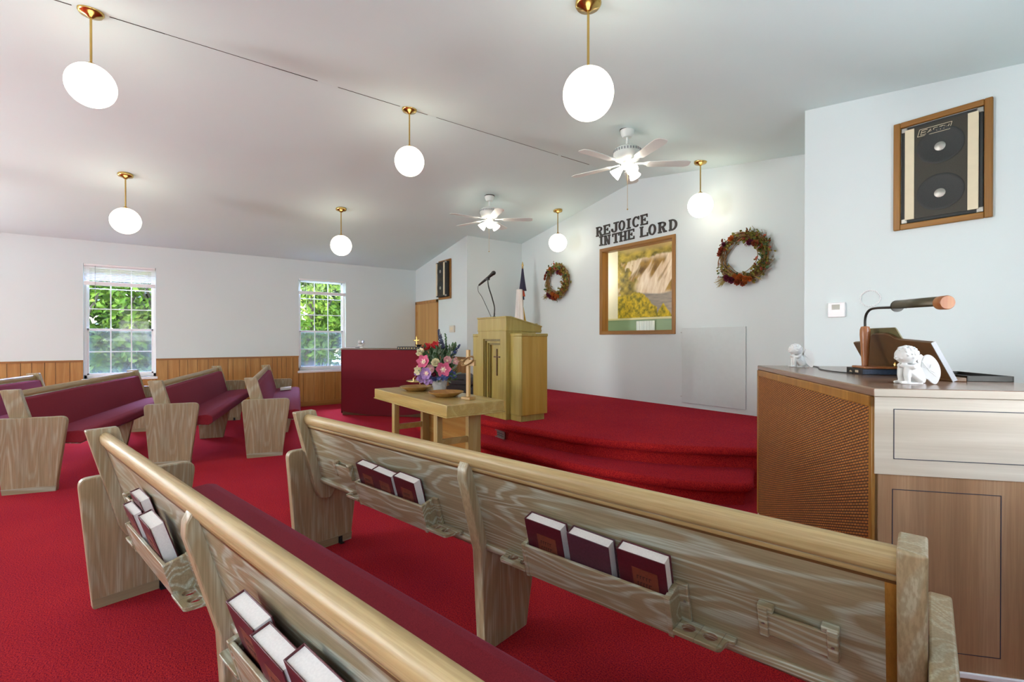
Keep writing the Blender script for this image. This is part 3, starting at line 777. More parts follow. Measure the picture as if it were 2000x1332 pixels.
VC = V(-3.95, 2.075, ZT)
vz = thing('glass_vase', 'cut glass vase on the table under the silk flowers', 'vase', VC)
mb = MB(); mb.lathe([(.0, .0), (.052, .0), (.056, .012), (.066, .05), (.08, .125), (.084, .145), (.080, .145), (.074, .12), (.06, .05), (.05, .015), (.0, .012)], seg=32); mb.build('body', 'vase', vz, angle=60)
bq = thing('flower_bouquet', 'bouquet of pink, cream, red and blue silk flowers in the glass vase', 'flowers', VC)
RT = V(.594, .805, 0); FWD = V(-.805, .594, 0)
def bp(px, py, dep=0.0): return RT*((px-856)/209.0)+FWD*dep+V(0, 0, (764-py)/209.0)
def petal(mb, M4, L, W, curl, mi=0, n=4, tip=.3):
    rings = []
    for i in range(n+1):
        q = i/n; w = W*math.sin(PI*(.12+.88*q*(1-tip*.35)))**.8*(1 if q < 1 else .35)
        x = L*q*math.cos(curl*q); z = L*math.sin(curl*q)*q
        rings.append([M4 @ V(x, -w, z+.15*w), M4 @ V(x, 0, z), M4 @ V(x, w, z+.15*w)])
    mb.loft(rings, mi)
def facing(pos, n):
    n = n.normalized(); return Matrix.Translation(pos) @ n.to_track_quat('Z', 'Y').to_matrix().to_4x4()
def blossom(name, pos, nrm, r, mats, parent, petals=6, layers=1, curl=.5, center=True, width=.38):
    F4 = facing(pos, nrm); mb = MB()
    for l in range(layers):
        rr = r*(1-.24*l); cu = curl+.33*l
        for k in range(petals):
            R = F4 @ Matrix.Rotation(2*PI*(k+.5*l)/petals+random.uniform(-.1, .1), 4, 'Z') @ Matrix.Translation((0, 0, .004*l))
            petal(mb, R, rr, rr*width, cu, 0)
    if center: mb.ball(F4 @ V(0, 0, r*.12), (r*.2, r*.2, r*.2), 8, 6, 1)
    return mb.build(name, mats, parent, angle=70)
toC = V(.805, -.594, .25)
fl_ = [('pink_lily', 830, 706, -.10, .074, ['pink', 'cream'], 6, 1, .45), ('pink_lily', 867, 720, -.13, .078, ['pink', 'cream'], 6, 1, .4),
       ('cream_rose', 823, 690, -.04, .056, ['cream', 'cream'], 7, 3, .7), ('cream_rose', 853, 708, -.12, .052, ['cream', 'cream'], 8, 3, .7),
       ('red_bloom', 834, 680, -.02, .054, ['red', 'wine'], 6, 2, .7), ('red_bloom', 850, 677, -.04, .054, ['red', 'wine'], 6, 2, .7),
       ('white_bloom', 819, 723, -.05, .054, ['cream', 'paleleaf'], 7, 2, .6), ('pale_lily', 836, 727, -.12, .066, ['lavender', 'cream'], 6, 1, .5), ('pale_lily', 842, 720, -.08, .055, ['palepink', 'cream'], 6, 1, .6),
       ('wine_rose', 851, 729, -.14, .034, ['wine', 'red'], 7, 2, .9), ('pale_rose', 873, 704, -.08, .052, ['palepink', 'cream'], 7, 2, .7), ('pale_rose', 886, 706, -.02, .045, ['palepink', 'cream'], 5, 2, .6)]
for nm, px, py, dp, r, mats, pt, ly, cu in fl_:
    p = bp(px, py, dp); nrm = (toC+RT*((px-852)/60.0)+V(0, 0, (712-py)/70.0)); blossom(nm, p, nrm, r, mats, bq, pt, ly, cu)
def cluster(name, cen, rx, n, size, mat, parent):
    mb = MB()
    for k in range(n):
        a, b_ = random.uniform(0, 2*PI), random.uniform(-1, 1); rr = random.random()**.4
        p = cen+V(rx*rr*math.cos(a)*math.sqrt(1-b_*b_), rx*rr*math.sin(a)*math.sqrt(1-b_*b_), rx*.7*rr*b_)
        F4 = facing(p, p-cen+toC*.05)
        for q in range(4): petal(mb, F4 @ Matrix.Rotation(q*PI/2, 4, 'Z'), size, size*.5, .5, 0, 2)
    return mb.build(name, mat, parent, angle=80)
for nm, px, py, dp, r, mats in (('pink_lily', 830, 706, -.112, .034, 'cream'), ('pink_lily', 867, 720, -.142, .036, 'cream'), ('pale_lily', 836, 727, -.13, .03, 'cream')):
    blossom('lily_throat', bp(px, py, dp), toC+RT*((px-852)/60.0)+V(0, 0, (712-py)/70.0), r, ['palepink', 'paleleaf'], bq, 6, 1, .55, width=.25)
for px, py, dp, rx, n, mt in ((824, 738, -.06, .045, 26, 'lavender'), (838, 741, -.12, .045, 26, 'lavender'), (816, 731, .0, .035, 16, 'lavender'), (866, 735, -.12, .05, 34, 'blue'), (879, 731, -.05, .05, 30, 'blue'), (848, 738, -.1, .04, 18, 'blue')):
    cluster('lavender_cluster' if mt == 'lavender' else 'blue_cluster', bp(px, py, dp), rx, n, .016, mt, bq)
def spike(a, b_, n, r, mat, name):
    mb = MB(); mb.tube([a, (a+b_)/2+V(0, 0, .01), b_], .002, 5, mi=1)
    for k in range(n):
        q = k/n; p = a.lerp(b_, q); rr = r*(1-.75*q)
        dr = V(random.uniform(-1, 1), random.uniform(-1, 1), random.uniform(-.3, .5)).normalized()
        F4 = facing(p+dr*rr, dr)
        for z in range(4): petal(mb, F4 @ Matrix.Rotation(z*PI/2, 4, 'Z'), .014*(1-.4*q), .007, .5, 0, 2)
    return mb.build(name, [mat, 'leaf'], bq, angle=80)
spike(bp(862, 682, .0), bp(853.5, 644, .02), 70, .024, 'navyfl', 'delphinium_spike')
spike(bp(878, 700, .0), bp(895, 673, .02), 40, .018, 'blue', 'delphinium_spike')
spike(bp(872, 694, .02), bp(883, 675, .02), 22, .014, 'paleleaf', 'grey_green_sprig'); spike(bp(872, 690, .0), bp(866, 651, .03), 24, .010, 'leaf', 'grey_green_sprig')
mb = MB()
for k in range(330):
    p0 = bp(random.uniform(828, 882), random.uniform(684, 744), random.uniform(-.08, .10)); d = (p0-V(0, 0, .1)).normalized()+V(random.uniform(-.6, .6), random.uniform(-.6, .6), random.uniform(-.2, .7))
    F4 = Matrix.Translation(p0) @ d.to_track_quat('X', 'Z').to_matrix().to_4x4() @ Matrix.Rotation(random.uniform(0, 6), 4, 'X')
    L = random.uniform(.04, .10); petal(mb, F4, L, L*.18, .3, random.choice((0, 0, 1)), 3, .8)
for k in range(26):
    p0 = V(random.uniform(-.03, .03), random.uniform(-.03, .03), .06); p1 = bp(random.uniform(822, 888), random.uniform(690, 735), random.uniform(-.1, .08)); mb.tube([p0, (p0+p1)/2+V(0, 0, .03), p1], .002, 5, mi=0)
mb.build('foliage', ['leaf', 'paleleaf'], bq, angle=80)

# ------------------------------------------------------------------ lectern
le = thing('pulpit_lectern', 'olive oak lectern with a recessed cross niche, standing on the platform edge', 'lectern', (-4.505, 3.032, ZP))
mb = MB()
hw, fw2, dep, rf = .49, .285, .42, .06        # half widths, depth, projection of the front section
mb.box((-hw, rf, .07), (-.19, dep, .935)); mb.box((.19, rf, .07), (hw, dep, .935)); mb.box((-.19, .10, .07), (.19, dep, .935)); mb.box((-.19, rf, .905), (.19, .10, .935)); mb.box((-.19, rf, .07), (.19, .10, .095)); mb.build('body', ['lectern_side'], le, bevel=.004)
mb = MB(); mb.box((-hw-.006, rf-.006, .925), (hw+.006, dep+.006, .957)); mb.build('shoulder_cap', 'lectern', le, bevel=.006)
for s in (-1, 1):
    mb = MB(); a, b = sorted((s*hw*1.001, s*(fw2+.0))); mb.box((a, rf-.004, .07), (b, rf+.01, .925)); mb.build('wing_front', 'lectern', le, bevel=.003)
    mb = MB(); a, b = sorted((s*(fw2-.012), s*(fw2+.0))); mb.box((a, .004, .07), (b, dep, 1.0)); mb.build('cheek', 'lectern_side' if False else 'lectern', le, bevel=.002)
mb = MB()                                     # front section with the niche opening
nx0, nx1, nz0, nz1 = -.175, .175, .10, .895
for q in ((-fw2+.001, nx0, .07, 1.0), (nx1, fw2-.001, .07, 1.0), (nx0, nx1, nz1, 1.0), (nx0, nx1, .07, nz0)): mb.box((q[0], 0, q[2]), (q[1], .03, q[3]))
mb.build('front_frame', 'lectern', le)
mb = MB()
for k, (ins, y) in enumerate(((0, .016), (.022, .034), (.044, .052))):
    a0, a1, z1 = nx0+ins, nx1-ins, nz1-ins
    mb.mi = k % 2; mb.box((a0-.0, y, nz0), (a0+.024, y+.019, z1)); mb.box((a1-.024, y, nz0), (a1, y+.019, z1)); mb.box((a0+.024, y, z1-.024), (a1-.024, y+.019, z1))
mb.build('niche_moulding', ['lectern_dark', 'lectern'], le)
mb = MB(); mb.box((nx0, .074, nz0), (nx1, .084, nz1)); mb.build('niche_panel', 'lectern', le)
mb = MB(); cx = .01; mb.box((cx-.008, .062, .48), (cx+.008, .075, .775)); mb.box((cx-.055, .062, .682), (cx+.055, .075, .696))
for p in ((-.055, .689), (.055, .689), (0, .775), (0, .48)): mb.ball((cx+p[0], .068, p[1]), .009, 8, 6)
mb.build('cross', 'rack', le)
yz = lambda u, v, w: V(w, u, v)
mb = MB(); mb.prism([(-.004, .995), (.50, .965), (.50, 1.035), (.06, 1.135), (-.004, 1.135)], yz, -fw2-.006, fw2+.006); mb.build('desk_box', 'lectern', le, bevel=.004)
mb = MB(); mb.prism([(-.012, 1.132), (.062, 1.132), (.505, 1.03), (.508, 1.045), (.064, 1.148), (-.012, 1.148)], yz, -fw2-.012, fw2+.012); mb.box((-fw2+.02, .45, 1.046), (fw2-.02, .465, 1.075)); mb.build('desk_top', 'lectern', le, bevel=.003)
mb = MB(); mb.box((-fw2-.008, -.006, .985), (fw2+.008, .505, .998)); mb.build('desk_moulding', 'lectern', le, bevel=.003)
mb = MB(); mb.box((-hw+.03, rf+.015, 0), (hw-.03, dep-.02, .07)); mb.box((-fw2+.02, .015, 0), (fw2-.02, rf+.02, .07)); mb.build('plinth', 'lectern', le, bevel=.003)
mc = thing('gooseneck_microphone', 'black microphone on a curved gooseneck, on top of the lectern', 'microphone', (-4.505, 3.032, ZP))
pt = lambda dx, dz, dy=.10: V(dx, dy, dz)
mb = MB(); mb.lathe([(0, 0), (.022, 0), (.022, .006), (.01, .012), (0, .012)], (-.02, .05, 1.148), 16); mb.build('base_flange', 'black_metal', mc)
neck = [V(-.02, .05, 1.155), V(-.022, .055, 1.19), V(-.028, .06, 1.26), V(-.06, .06, 1.34), V(-.10, .06, 1.42), V(-.14, .06, 1.49), V(-.155, .055, 1.55), V(-.155, .05, 1.60)]
NX = catmull(neck, 5); mb = MB(); mb.tube(NX, [.009]*6+[.0075]*(len(NX)-6), 8); mb.build('gooseneck', 'black_metal', mc)
ax = (V(.21, -.0, .075)).normalized(); p0 = V(-.155, .05, 1.615)
mb = MB(); q = ax.to_track_quat('Z', 'Y').to_matrix()
mb.lathe([(.009, -.20), (.012, -.195), (.014, -.12), (.018, .06), (.022, .10), (.022, .115)], p0, 16, q); mb.lathe([(.008, -.012), (.026, -.01), (.026, .012), (.008, .014)], p0+V(0, 0, -.014), 12)
mb.build('body', 'black', mc)
mb = MB(); mb.ball(p0+ax*.13, (.026, .026, .03), 14, 10, mat=q); mb.build('head_grille', 'black_metal', mc)
cab = catmull([p0-ax*.20, p0-ax*.225+V(0, 0, -.01), p0-ax*.225+V(.01, 0, -.07), V(-.28, .05, 1.40), V(-.15, .05, 1.24), V(-.08, .05, 1.15)], 6)
mb = MB(); mb.tube(cab, .0035, 6); mb.build('cable', 'black', mc)

# flag in the alcove corner
fg = thing('furled_flag', 'furled navy and white flag with gold fringe in the alcove corner behind the lectern', 'flag', (-6.755, 5.22, ZP))
mb = MB(); mb.lathe([(0, 0), (.12, 0), (.12, .02), (.05, .05), (.03, .09), (.0, .09)], seg=24); mb.build('floor_stand', 'gold', fg)
mb = MB(); mb.tube([(0, 0, .05), (0, 0, 2.17)], .014, 10); mb.build('pole', 'cross_wood', fg)
mb = MB(); mb.lathe([(0, 2.165), (.02, 2.17), (.012, 2.19), (.022, 2.215), (.004, 2.285), (0, 2.285)], seg=12); mb.build('finial', 'gold', fg)
def cone(z0, z1, r0, r1, mat, name, off=(0, 0), n=40, amp=.28, ph=0, k=6):
    mb = MB(); R = []
    for i in range(7):
        q = i/6; r = r0+(r1-r0)*q
        R.append([V(off[0]*(q)+r*(1+amp*q*math.sin(k*a+ph))*math.cos(a), off[1]*q+r*(1+amp*q*math.sin(k*a+ph))*math.sin(a)*.8, z0+(z1-z0)*q) for a in [2*PI*j/n for j in range(n)]])
    mb.loft(R, closed=True); o = mb.build(name, mat, fg, angle=80); return o
cone(2.16, 1.76, .018, .068, 'navy', 'canton', (.02, -.01))
cone(1.775, 1.05, .062, .09, 'flagwhite', 'white_field', (.02, -.02), ph=1)
cone(1.80, 1.66, .03, .045, 'flagred', 'red_cross_fold', (-.0, -.0), ph=2); fg.children[-1].location = (-.055, -.06, 0)
cone(1.70, 1.60, .03, .03, 'navy', 'navy_fold', ph=2); fg.children[-1].location = (-.06, -.065, 0)
cone(1.47, 1.10, .02, .06, 'fringe', 'gold_fringe', (.03, -.0), amp=.5, k=9); fg.children[-1].location = (.045, -.105, 0)

# ------------------------------------------------------------------ red draped piano on the left, turned towards the middle
pa = math.atan2(.929, 1.026); PL = 1.384
pn = thing('draped_piano', 'upright piano with a burgundy cloth over its back, by the left window', 'piano', (-7.912, 2.367, 0), pa)
mb = MB(); mb.box((0, .006, 0), (PL, .30, 1.07)); mb.box((0, .30, .03), (PL, .60, .66)); mb.build('case', 'rack', pn, bevel=.006)
mb = MB(); mb.box((-.012, -.012, 1.07), (PL+.012, .33, 1.092)); mb.build('lid', 'rack', pn, bevel=.004)
mb = MB(); mb.box((.06, .44, .66), (PL-.06, .58, .685)); mb.build('keyboard', 'white', pn)
mb = MB(); nx = 56; R = []
for z, ins in ((1.068, 0), (.9, 0), (.60, .002), (.585, .004), (.575, .0), (.35, .001), (.15, .002), (.04, .004)):
    r = []
    for k in range(nx+1):
        q = k/nx; zz = z
        if z < .3: zz = z-(.03 if z < .1 else .0)+(.055*(2*q-1)**2*(1 if z < .1 else .3)) - (.0)
        r.append(V(PL*q, -ins-.004-.003*math.sin(q*23+z*6)*(1.07-z), zz))
    R.append(r)
mb.loft(R); cl = mb.build('back_cloth', 'drape', pn, angle=80)
for s in (0, 1):
    mb = MB(); x = -.008 if s == 0 else PL+.002; mb.box((x, -.012, .03), (x+.006, .04, 1.068)); mb.build('cloth_return', 'drape', pn)
def onpiano(u, v, z=1.092): return TR((-7.912, 2.367, 0), pa) @ V(u, v, z)
dv = thing('dove_figurine', 'white bird figurine with raised wings on top of the red draped piano', 'figurine', onpiano(.29, .12), rad(40))
mb = MB(); mb.lathe([(0, 0), (.035, 0), (.035, .012), (.015, .03), (0, .03)], seg=16); mb.build('base', 'plaster', dv)
mb = MB(); mb.ball((0, 0, .055), (.045, .02, .022), 12, 8, mat=Matrix.Rotation(rad(-20), 3, 'Y')); mb.ball((.042, 0, .08), .015, 10, 8); mb.tube([(.055, 0, .08), (.068, 0, .077)], [.005, .001], 6); mb.tube([(-.03, 0, .05), (-.075, 0, .045)], [.014, .012], 6); mb.build('body', 'plaster', dv)
for s in (-1, 1):
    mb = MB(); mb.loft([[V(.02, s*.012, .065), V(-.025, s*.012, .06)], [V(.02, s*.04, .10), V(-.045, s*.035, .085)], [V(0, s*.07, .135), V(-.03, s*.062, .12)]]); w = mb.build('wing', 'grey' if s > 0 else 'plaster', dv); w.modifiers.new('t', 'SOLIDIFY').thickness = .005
gc = thing('gold_cross', 'small pale gold standing cross on the right end of the red draped piano', 'cross', onpiano(1.19, .27), pa)
mb = MB(); mb.box((-.03, -.02, 0), (.03, .02, .01)); mb.build('base', 'gold', gc)
mb = MB(); mb.box((-.006, -.004, .01), (.006, .004, .20)); mb.box((-.048, -.004, .125), (.048, .004, .137))
for p in ((-.048, .131), (.048, .131), (0, .20)): mb.ball((p[0], 0, p[1]), .010, 8, 6)
mb.build('cross', 'brass', gc)
bx = thing('black_keyboard_cover', 'flat black cloth pad lying on the right end of the red draped piano', 'pad', onpiano(.98, .02), pa)
mb = MB(); mb.box((0, -.036, 0), (.42, .20, .03)); mb.box((0, -.036, -.02), (.42, -.0345+.0, .004)); mb.build('pad', 'tolex', bx, bevel=.001)
mb = MB(); 
for k in range(9): mb.box((.02+.045*k, -.038, .002), (.03+.045*k, -.0355, .012))
mb.build('fringe_dots', 'gold', bx)
bw = thing('black_bowl', 'little black bowl on the black pad on the red draped piano', 'bowl', onpiano(1.29, .12, 1.1225), 0)
mb = MB(); mb.lathe([(0, 0), (.03, 0), (.035, .012), (.06, .028), (.06, .032), (.03, .016), (0, .012)], seg=20); mb.build('bowl', 'black', bw)
pb = thing('folded_songbook', 'thin brown booklet lying at the left corner of the red draped piano', 'book', onpiano(.02, .0), pa)
mb = MB(); mb.box((0, 0, 0), (.22, .28, .004)); mb.box((0, 0, .010), (.22, .28, .014)); mb.build('cover', 'rack', pb)
mb = MB(); mb.box((.002, .002, .004), (.218, .275, .010)); mb.build('pages', 'page', pb)

# black equipment cases by the wing wall
for z, hgt, w, lab in ((ZP, .16, .46, 'lower black equipment case on the platform beyond the flower vase'), (ZP+.162, .17, .38, 'upper black equipment case with sloping top beyond the flower vase')):
    e = thing('equipment_case', lab, 'case', (-6.66, 3.92, z), rad(40), 'black cases behind the table')
    mb = MB(); mb.prism(rounded([(-w/2, 0), (w/2, 0), (w/2-.01, hgt*.7), (w/2-.10, hgt), (-w/2+.06, hgt), (-w/2, hgt*.8)], .015), lambda u, v, ww: V(u, ww, v), -.14, .14); mb.build('shell', 'black', e, bevel=.006)
    mb = MB(); mb.tube([(-.06, -.145, hgt*.5), (-.05, -.165, hgt*.5), (.05, -.165, hgt*.5), (.06, -.145, hgt*.5)], .007, 8); mb.build('handle', 'black_metal', e)

# ------------------------------------------------------------------ organ on the right
OA = rad(40.4); OO = V(-.551, 1.912, 0)
OM = TR(OO, OA)
og = thing('electric_organ', 'walnut organ console with woven grille back, at the right beside the steps', 'organ', OO, OA)
OT, OS = 1.387, .62
mb = MB(); mb.box((.012, .012, .17), (OS, OT-.012, 1.057)); mb.box((OS, .012, .17), (1.04, OT-.012, .74)); mb.build('case', 'walnut', og)
mb = MB(); mb.box((-.006, -.006, 1.057), (OS, OT+.006, 1.085)); tp = mb.build('top', 'walnut_x', og, bevel=.005, seg=3)
mb = MB(); mb.box((-.005, -.0085, 1.058), (OS+.42, -.004, 1.083)); mb.build('edge_glare_band', 'pale_wood', tp, bevel=.002)  # glare along the end edge, put in as a pale strip
mb = MB(); mb.box((OS, -.004, 1.057), (1.04, .05, 1.085)); mb.build('end_cap', 'walnut_x', tp)
mb = MB(); mb.box((-.002, -.003, .80), (1.04, .013, 1.057)); up_ = mb.build('upper_end_panel', 'pale_wood', og)
def inlay(a, b, c, d, y, par):
    mb = MB(); w = .0022
    for q in ((a, b, c, c+w), (a, b, d-w, d), (a, a+w, c, d), (b-w, b, c, d)): mb.box((q[0], y-.0008, q[2]), (q[1], y+.002, q[3]))
    mb.build('inlay_line', 'inlay', par)
inlay(.052, .95, .852, 1.018, -.003, up_)
mb = MB(); mb.box((0, 0, .175), (1.04, .013, .80)); lp = mb.build('lower_end_panel', 'walnut', og)
inlay(.050, .35, .232, .752, 0, lp); inlay(.42, .98, .232, .752, 0, lp)
mb = MB(); mb.box((-.004, -.007, .158), (1.045, OT+.004, .176)); mb.build('base_moulding', 'vinyl', og, bevel=.003)
mb = MB(); mb.box((.004, .002, 0), (1.035, OT-.004, .158)); mb.build('plinth', 'walnut', og)
mb = MB(); mb.box((-.006, .02, .176), (.012, OT-.02, 1.022)); mb.build('woven_grille', 'weave', og, smooth=False)
mb = MB()
for q in ((0.0, .022, .176, 1.057), (OT-.022, OT, .176, 1.057), (0, OT, 1.02, 1.057)): mb.box((-.010, q[0], q[2]), (.012, q[1], q[3]))
mb.build('grille_frame', 'frame_z', og, bevel=.003)
mb = MB(); mb.box((OS, .10, .74), (.98, OT-.10, .77)); kb = mb.build('key_bed', 'white', og)
mb = MB()
for k in range(40):
    if k % 7 not in (2, 6): mb.box((OS+.06, .12+k*.028, .77), (OS+.2, .132+k*.028, .782))
mb.build('sharp_keys', 'black', kb)
# music rack leaning on the organ
mr = thing('music_rack', 'dark brown arched music rack leaning back on the organ top', 'music stand', OM @ V(.41, .335, 1.085), OA)
Lr = .64
arch = [(0, 0), (Lr, 0), (Lr, .162), (.50, .168), (.46, .175), (.43, .198), (.40, .208), (.30, .208), (.26, .199), (.235, .184), (.19, .178), (0, .166)]
lean = rad(26)
rf_ = lambda u, v, w: V(-math.sin(lean)*v+w*math.cos(lean), u, math.cos(lean)*v+w*math.sin(lean)+.0)
mb = MB(); mb.prism(rounded(arch, [0, 0, .01, .02, .02, .02, .02, .03, .02, .02, .02, .008]), rf_, 0, .014); mb.build('board', 'rack', mr, bevel=.003)
mb = MB(); mb.box((-.004, -.001, 0), (.045, Lr, .016)); mb.build('ledge', 'rack', mr, bevel=.003)
mb = MB(); mb.prism([(-.004, 0), (0, 0), (0, .165), (-.004, .165)], rf_, -.001, .015); mb.build('lit_edge_strip', 'grey', mr)  # grey strip colours in the light falling on the board's side face
sb = thing('olive_songbook', 'olive green songbook standing on the music rack, its top showing above the arch', 'book', OM @ V(.41, .335, 1.085), OA)
sf = lambda u, v, w: V(-math.sin(lean)*v+w*math.cos(lean), u, math.cos(lean)*v+w*math.sin(lean))
mb = MB(); mb.prism(rounded([(.20, .02), (.50, .02), (.49, .228), (.22, .228)], .012), sf, .017, .021); mb.build('cover', 'olive', sb)
mb = MB(); mb.prism([(.23, .025), (.48, .025), (.47, .205), (.25, .205)], sf, .021, .031); mb.build('pages', 'page', sb)
# shallow grey tray right of the rack
ty = thing('grey_tray', 'shallow grey tray on the organ top right of the music rack', 'tray', OM @ V(.47, .20, 1.085), OA)
mb = MB(); mb.box((0, .16, 0), (.15, .46, .004)); 
for q in ((0, .006, .16, .46), (.144, .15, .16, .46), (0, .15, .16, .166), (0, .15, .454, .46)): mb.box((q[0], q[2], 0), (q[1], q[3], .022))
mb.build('tray', 'black_metal', ty, bevel=.001); mb = MB(); mb.box((.008, .168, .004), (.142, .452, .008)); mb.build('liner', 'grey', ty)
# book under the lamp
bb = thing('black_bible', 'thick black book with pale spine marks under the organ lamp', 'book', OM @ V(.242, .652, 1.085), OA)
mb = MB(); mb.box((0, 0, 0), (.15, .15, .003)); mb.box((0, 0, .025), (.15, .15, .028)); mb.box((-.001, 0, 0), (.004, .15, .028)); mb.build('cover', 'black', bb, bevel=.001)
mb = MB(); mb.box((.004, .003, .003), (.146, .147, .025)); mb.build('pages', 'bluegrey', bb)
mb = MB()
for k in range(4): mb.box((-.0016, .032+.008*k, .008), (0, .037+.008*k, .019))
for k in range(3): mb.box((-.0016, .095+.009*k, .007), (0, .100+.009*k, .013+.002*(k % 2)))
mb.build('spine_lettering', 'cream_strip', bb, smooth=False)
# lamp
lm = thing('organ_lamp', 'brass and wood gooseneck lamp standing on a black book on the organ', 'lamp', OM @ V(.275, .70, 1.1135), OA)
mb = MB(); mb.prism(rounded([(-.03, -.065), (.11, -.065), (.11, .065), (-.03, .065)], .012), XY, 0, .010); mb.build('base', 'lampwood', lm, bevel=.003)
mb = MB(); mb.lathe([(.0, .010), (.0125, .010), (.0135, .03), (.0175, .10), (.021, .155), (.0205, .178), (.016, .192), (.0, .196)], seg=20); mb.build('column', 'lampwood', lm, angle=50)
nk = catmull([V(0, 0, .19), V(0, 0, .222), V(0, -.012, .25), V(0, -.045, .268), V(0, -.10, .272), V(0, -.20, .268), V(0, -.33, .262)], 6)
mb = MB(); mb.tube(nk, .0055, 8); mb.build('gooseneck', 'black_metal', lm)
sh = Matrix.Translation((0, -.265, .270)) @ Matrix.Rotation(rad(1.5), 4, 'X') @ Matrix.Rotation(rad(90), 4, 'X')
M3 = sh.to_3x3()
mb = MB(); R = []
for z in (0, .275):
    R.append([sh @ V(.0235*math.cos(a), .0235*math.sin(a), z) for a in [rad(-25+230*k/20) for k in range(21)]])
mb.loft(R); o = mb.build('shade', 'bronze', lm); o.modifiers.new('t', 'SOLIDIFY').thickness = .0015
mb = MB(); mb.lathe([(0, .27), (.0242, .27), (.0248, .305), (.022, .309), (0, .309)], sh.translation, 24, M3); mb.build('end_cap', 'lampwood', lm)
mb = MB(); mb.lathe([(0, -.004), (.024, -.004), (.024, .002), (0, .002)], sh.translation, 24, M3); mb.build('far_cap', 'black_metal', lm)
mb = MB(); mb.tube([sh @ V(0, 0, .02), sh @ V(0, 0, .26)], .008, 10); mb.build('tube_bulb', 'vinyl', lm)
mb = MB(); mb.lathe([(0, .01), (.006, .01), (.008, .02), (.004, .03), (0, .03)], (.10, -.045, 0), 12); mb.build('switch_knob', 'brass', lm)
cdp = catmull([OM @ V(.225, .70, 1.0885), OM @ V(.19, .82, 1.0885), OM @ V(.20, 1.0, 1.0885), OM @ V(.26, 1.2, 1.0885), OM @ V(.27, 1.34, 1.0885)], 8)
mb = MB(); mb.tube(cdp, .003, 6); tag(mb.build('lamp_cord', 'black'), 'thin dark lamp cord lying across the organ top', 'cord')

# seated cherub figurines: one continuous glazed body each, wing as a part
def fused(mb_fn, name, mat, parent, voxel=.0035):
    mb = MB(); mb_fn(mb); me = bpy.data.meshes.new('tmp'); mb.bm.to_mesh(me); mb.bm.free()
    o = bpy.data.objects.new('tmp', me); COL.objects.link(o)
    r = o.modifiers.new('r', 'REMESH'); r.mode = 'VOXEL'; r.voxel_size = voxel
    s = o.modifiers.new('s', 'SMOOTH'); s.iterations = 4; s.factor = .5
    dg = bpy.context.evaluated_depsgraph_get(); ev = o.evaluated_get(dg)
    m2 = bpy.data.meshes.new_from_object(ev); bpy.data.objects.remove(o)
    m2.name = name; m2.materials.clear(); m2.materials.append(M[mat]); m2.shade_smooth()
    q = bpy.data.objects.new(name, m2); COL.objects.link(q); q.parent = parent
    return q
def limb(mb, pts, rs):
    for (a, b), (r0, r1) in zip(zip(pts, pts[1:]), zip(rs, rs[1:])):
        a, b = Vector(a), Vector(b); n = 7
        for i in range(n+1): mb.ball(a.lerp(b, i/n), r0+(r1-r0)*i/n, 10, 8)
def cherub_body(mb):                                    # faces +X, knees drawn up, cheek resting on folded arms
    limb(mb, [(-.022, 0, .022), (-.012, 0, .05), (-.004, 0, .07)], [.025, .022, .015])          # seat and back
    limb(mb, [(-.004, 0, .07), (.004, 0, .082)], [.013, .011])
    mb.ball((.014, 0, .101), (.035, .033, .031), 24, 16)                                        # head
    for s in (-1, 1):
        limb(mb, [(-.02, s*.014, .018), (.020, s*.015, .052), (.022, s*.015, .03), (.020, s*.015, .009)], [.015, .0125, .011, .009])
        limb(mb, [(.018, s*.015, .006), (.040, s*.017, .005)], [.0075, .0055])                    # feet
        limb(mb, [(-.004, s*.022, .067), (.010, s*.030, .060), (.032, s*.008, .065)], [.0085, .0085, .0075])   # folded arms
        mb.ball((.012, s*.0325, .096), (.005, .0035, .0065), 8, 6)                                # ears
        mb.ball((.041, s*.010, .104), (.006, .006, .003), 8, 6)                                   # brows
        mb.ball((.040, s*.013, .091), (.007, .007, .006), 8, 6)                                   # cheeks
    mb.ball((.0495, 0, .0955), (.004, .0032, .004), 8, 6)                                         # nose
    mb.ball((.045, 0, .086), (.005, .007, .0022), 8, 6)                                           # mouth
    mb.box((-.03, -.02, 0), (.03, .02, .006))
def curls(mb):
    for k in range(70):
        a = random.uniform(0, 2*PI); t = random.uniform(0, 1.75)
        d = V(math.sin(t)*math.cos(a), math.sin(t)*math.sin(a), math.cos(t))
        if d.x > .55 and d.z < .55: continue
        mb.ball(V(.013, 0, .102)+V(d.x*.0335, d.y*.0318, d.z*.030), random.uniform(.0045, .006), 8, 6)
def cherub(mat, label):
    t = thing('cherub_figurine', label, 'figurine', mat=mat, group='cherub figurines on the organ')
    fused(cherub_body, 'body', 'plaster', t, .0022); fused(curls, 'hair', 'plaster', t, .002)
    mb = MB()
    for s in (-1, 1):
        out = [(.006, .03), (.004, .07), (-.002, .096), (-.014, .104), (-.028, .096), (-.040, .078), (-.047, .056), (-.048, .034), (-.043, .014), (-.036, .002), (-.026, .004), (-.014, .016)]
        fn = lambda u, v, w, s=s: V(-.032+u*.92, s*(.012-u*.35)+w, v)
        mb = MB(); oc = [tuple(p) for p in catmull([Vector((a, b)) for a, b in out+[out[0]]], 4)[:-1]]; mb.prism(oc, fn, -.003, .003); [mb.tube([fn(.0+.002*k, .06+.008*k, .0032), fn(-.018, .058-.004*k, .0036), fn(-.022-.005*k if k < 3 else -.036, .05-.014*k+.02, .0032)], .0012, 5) for k in range(4)]; mb.build('wing', 'plaster', t, bevel=.0015)
    return t
face = math.atan2(-.72, -.30)
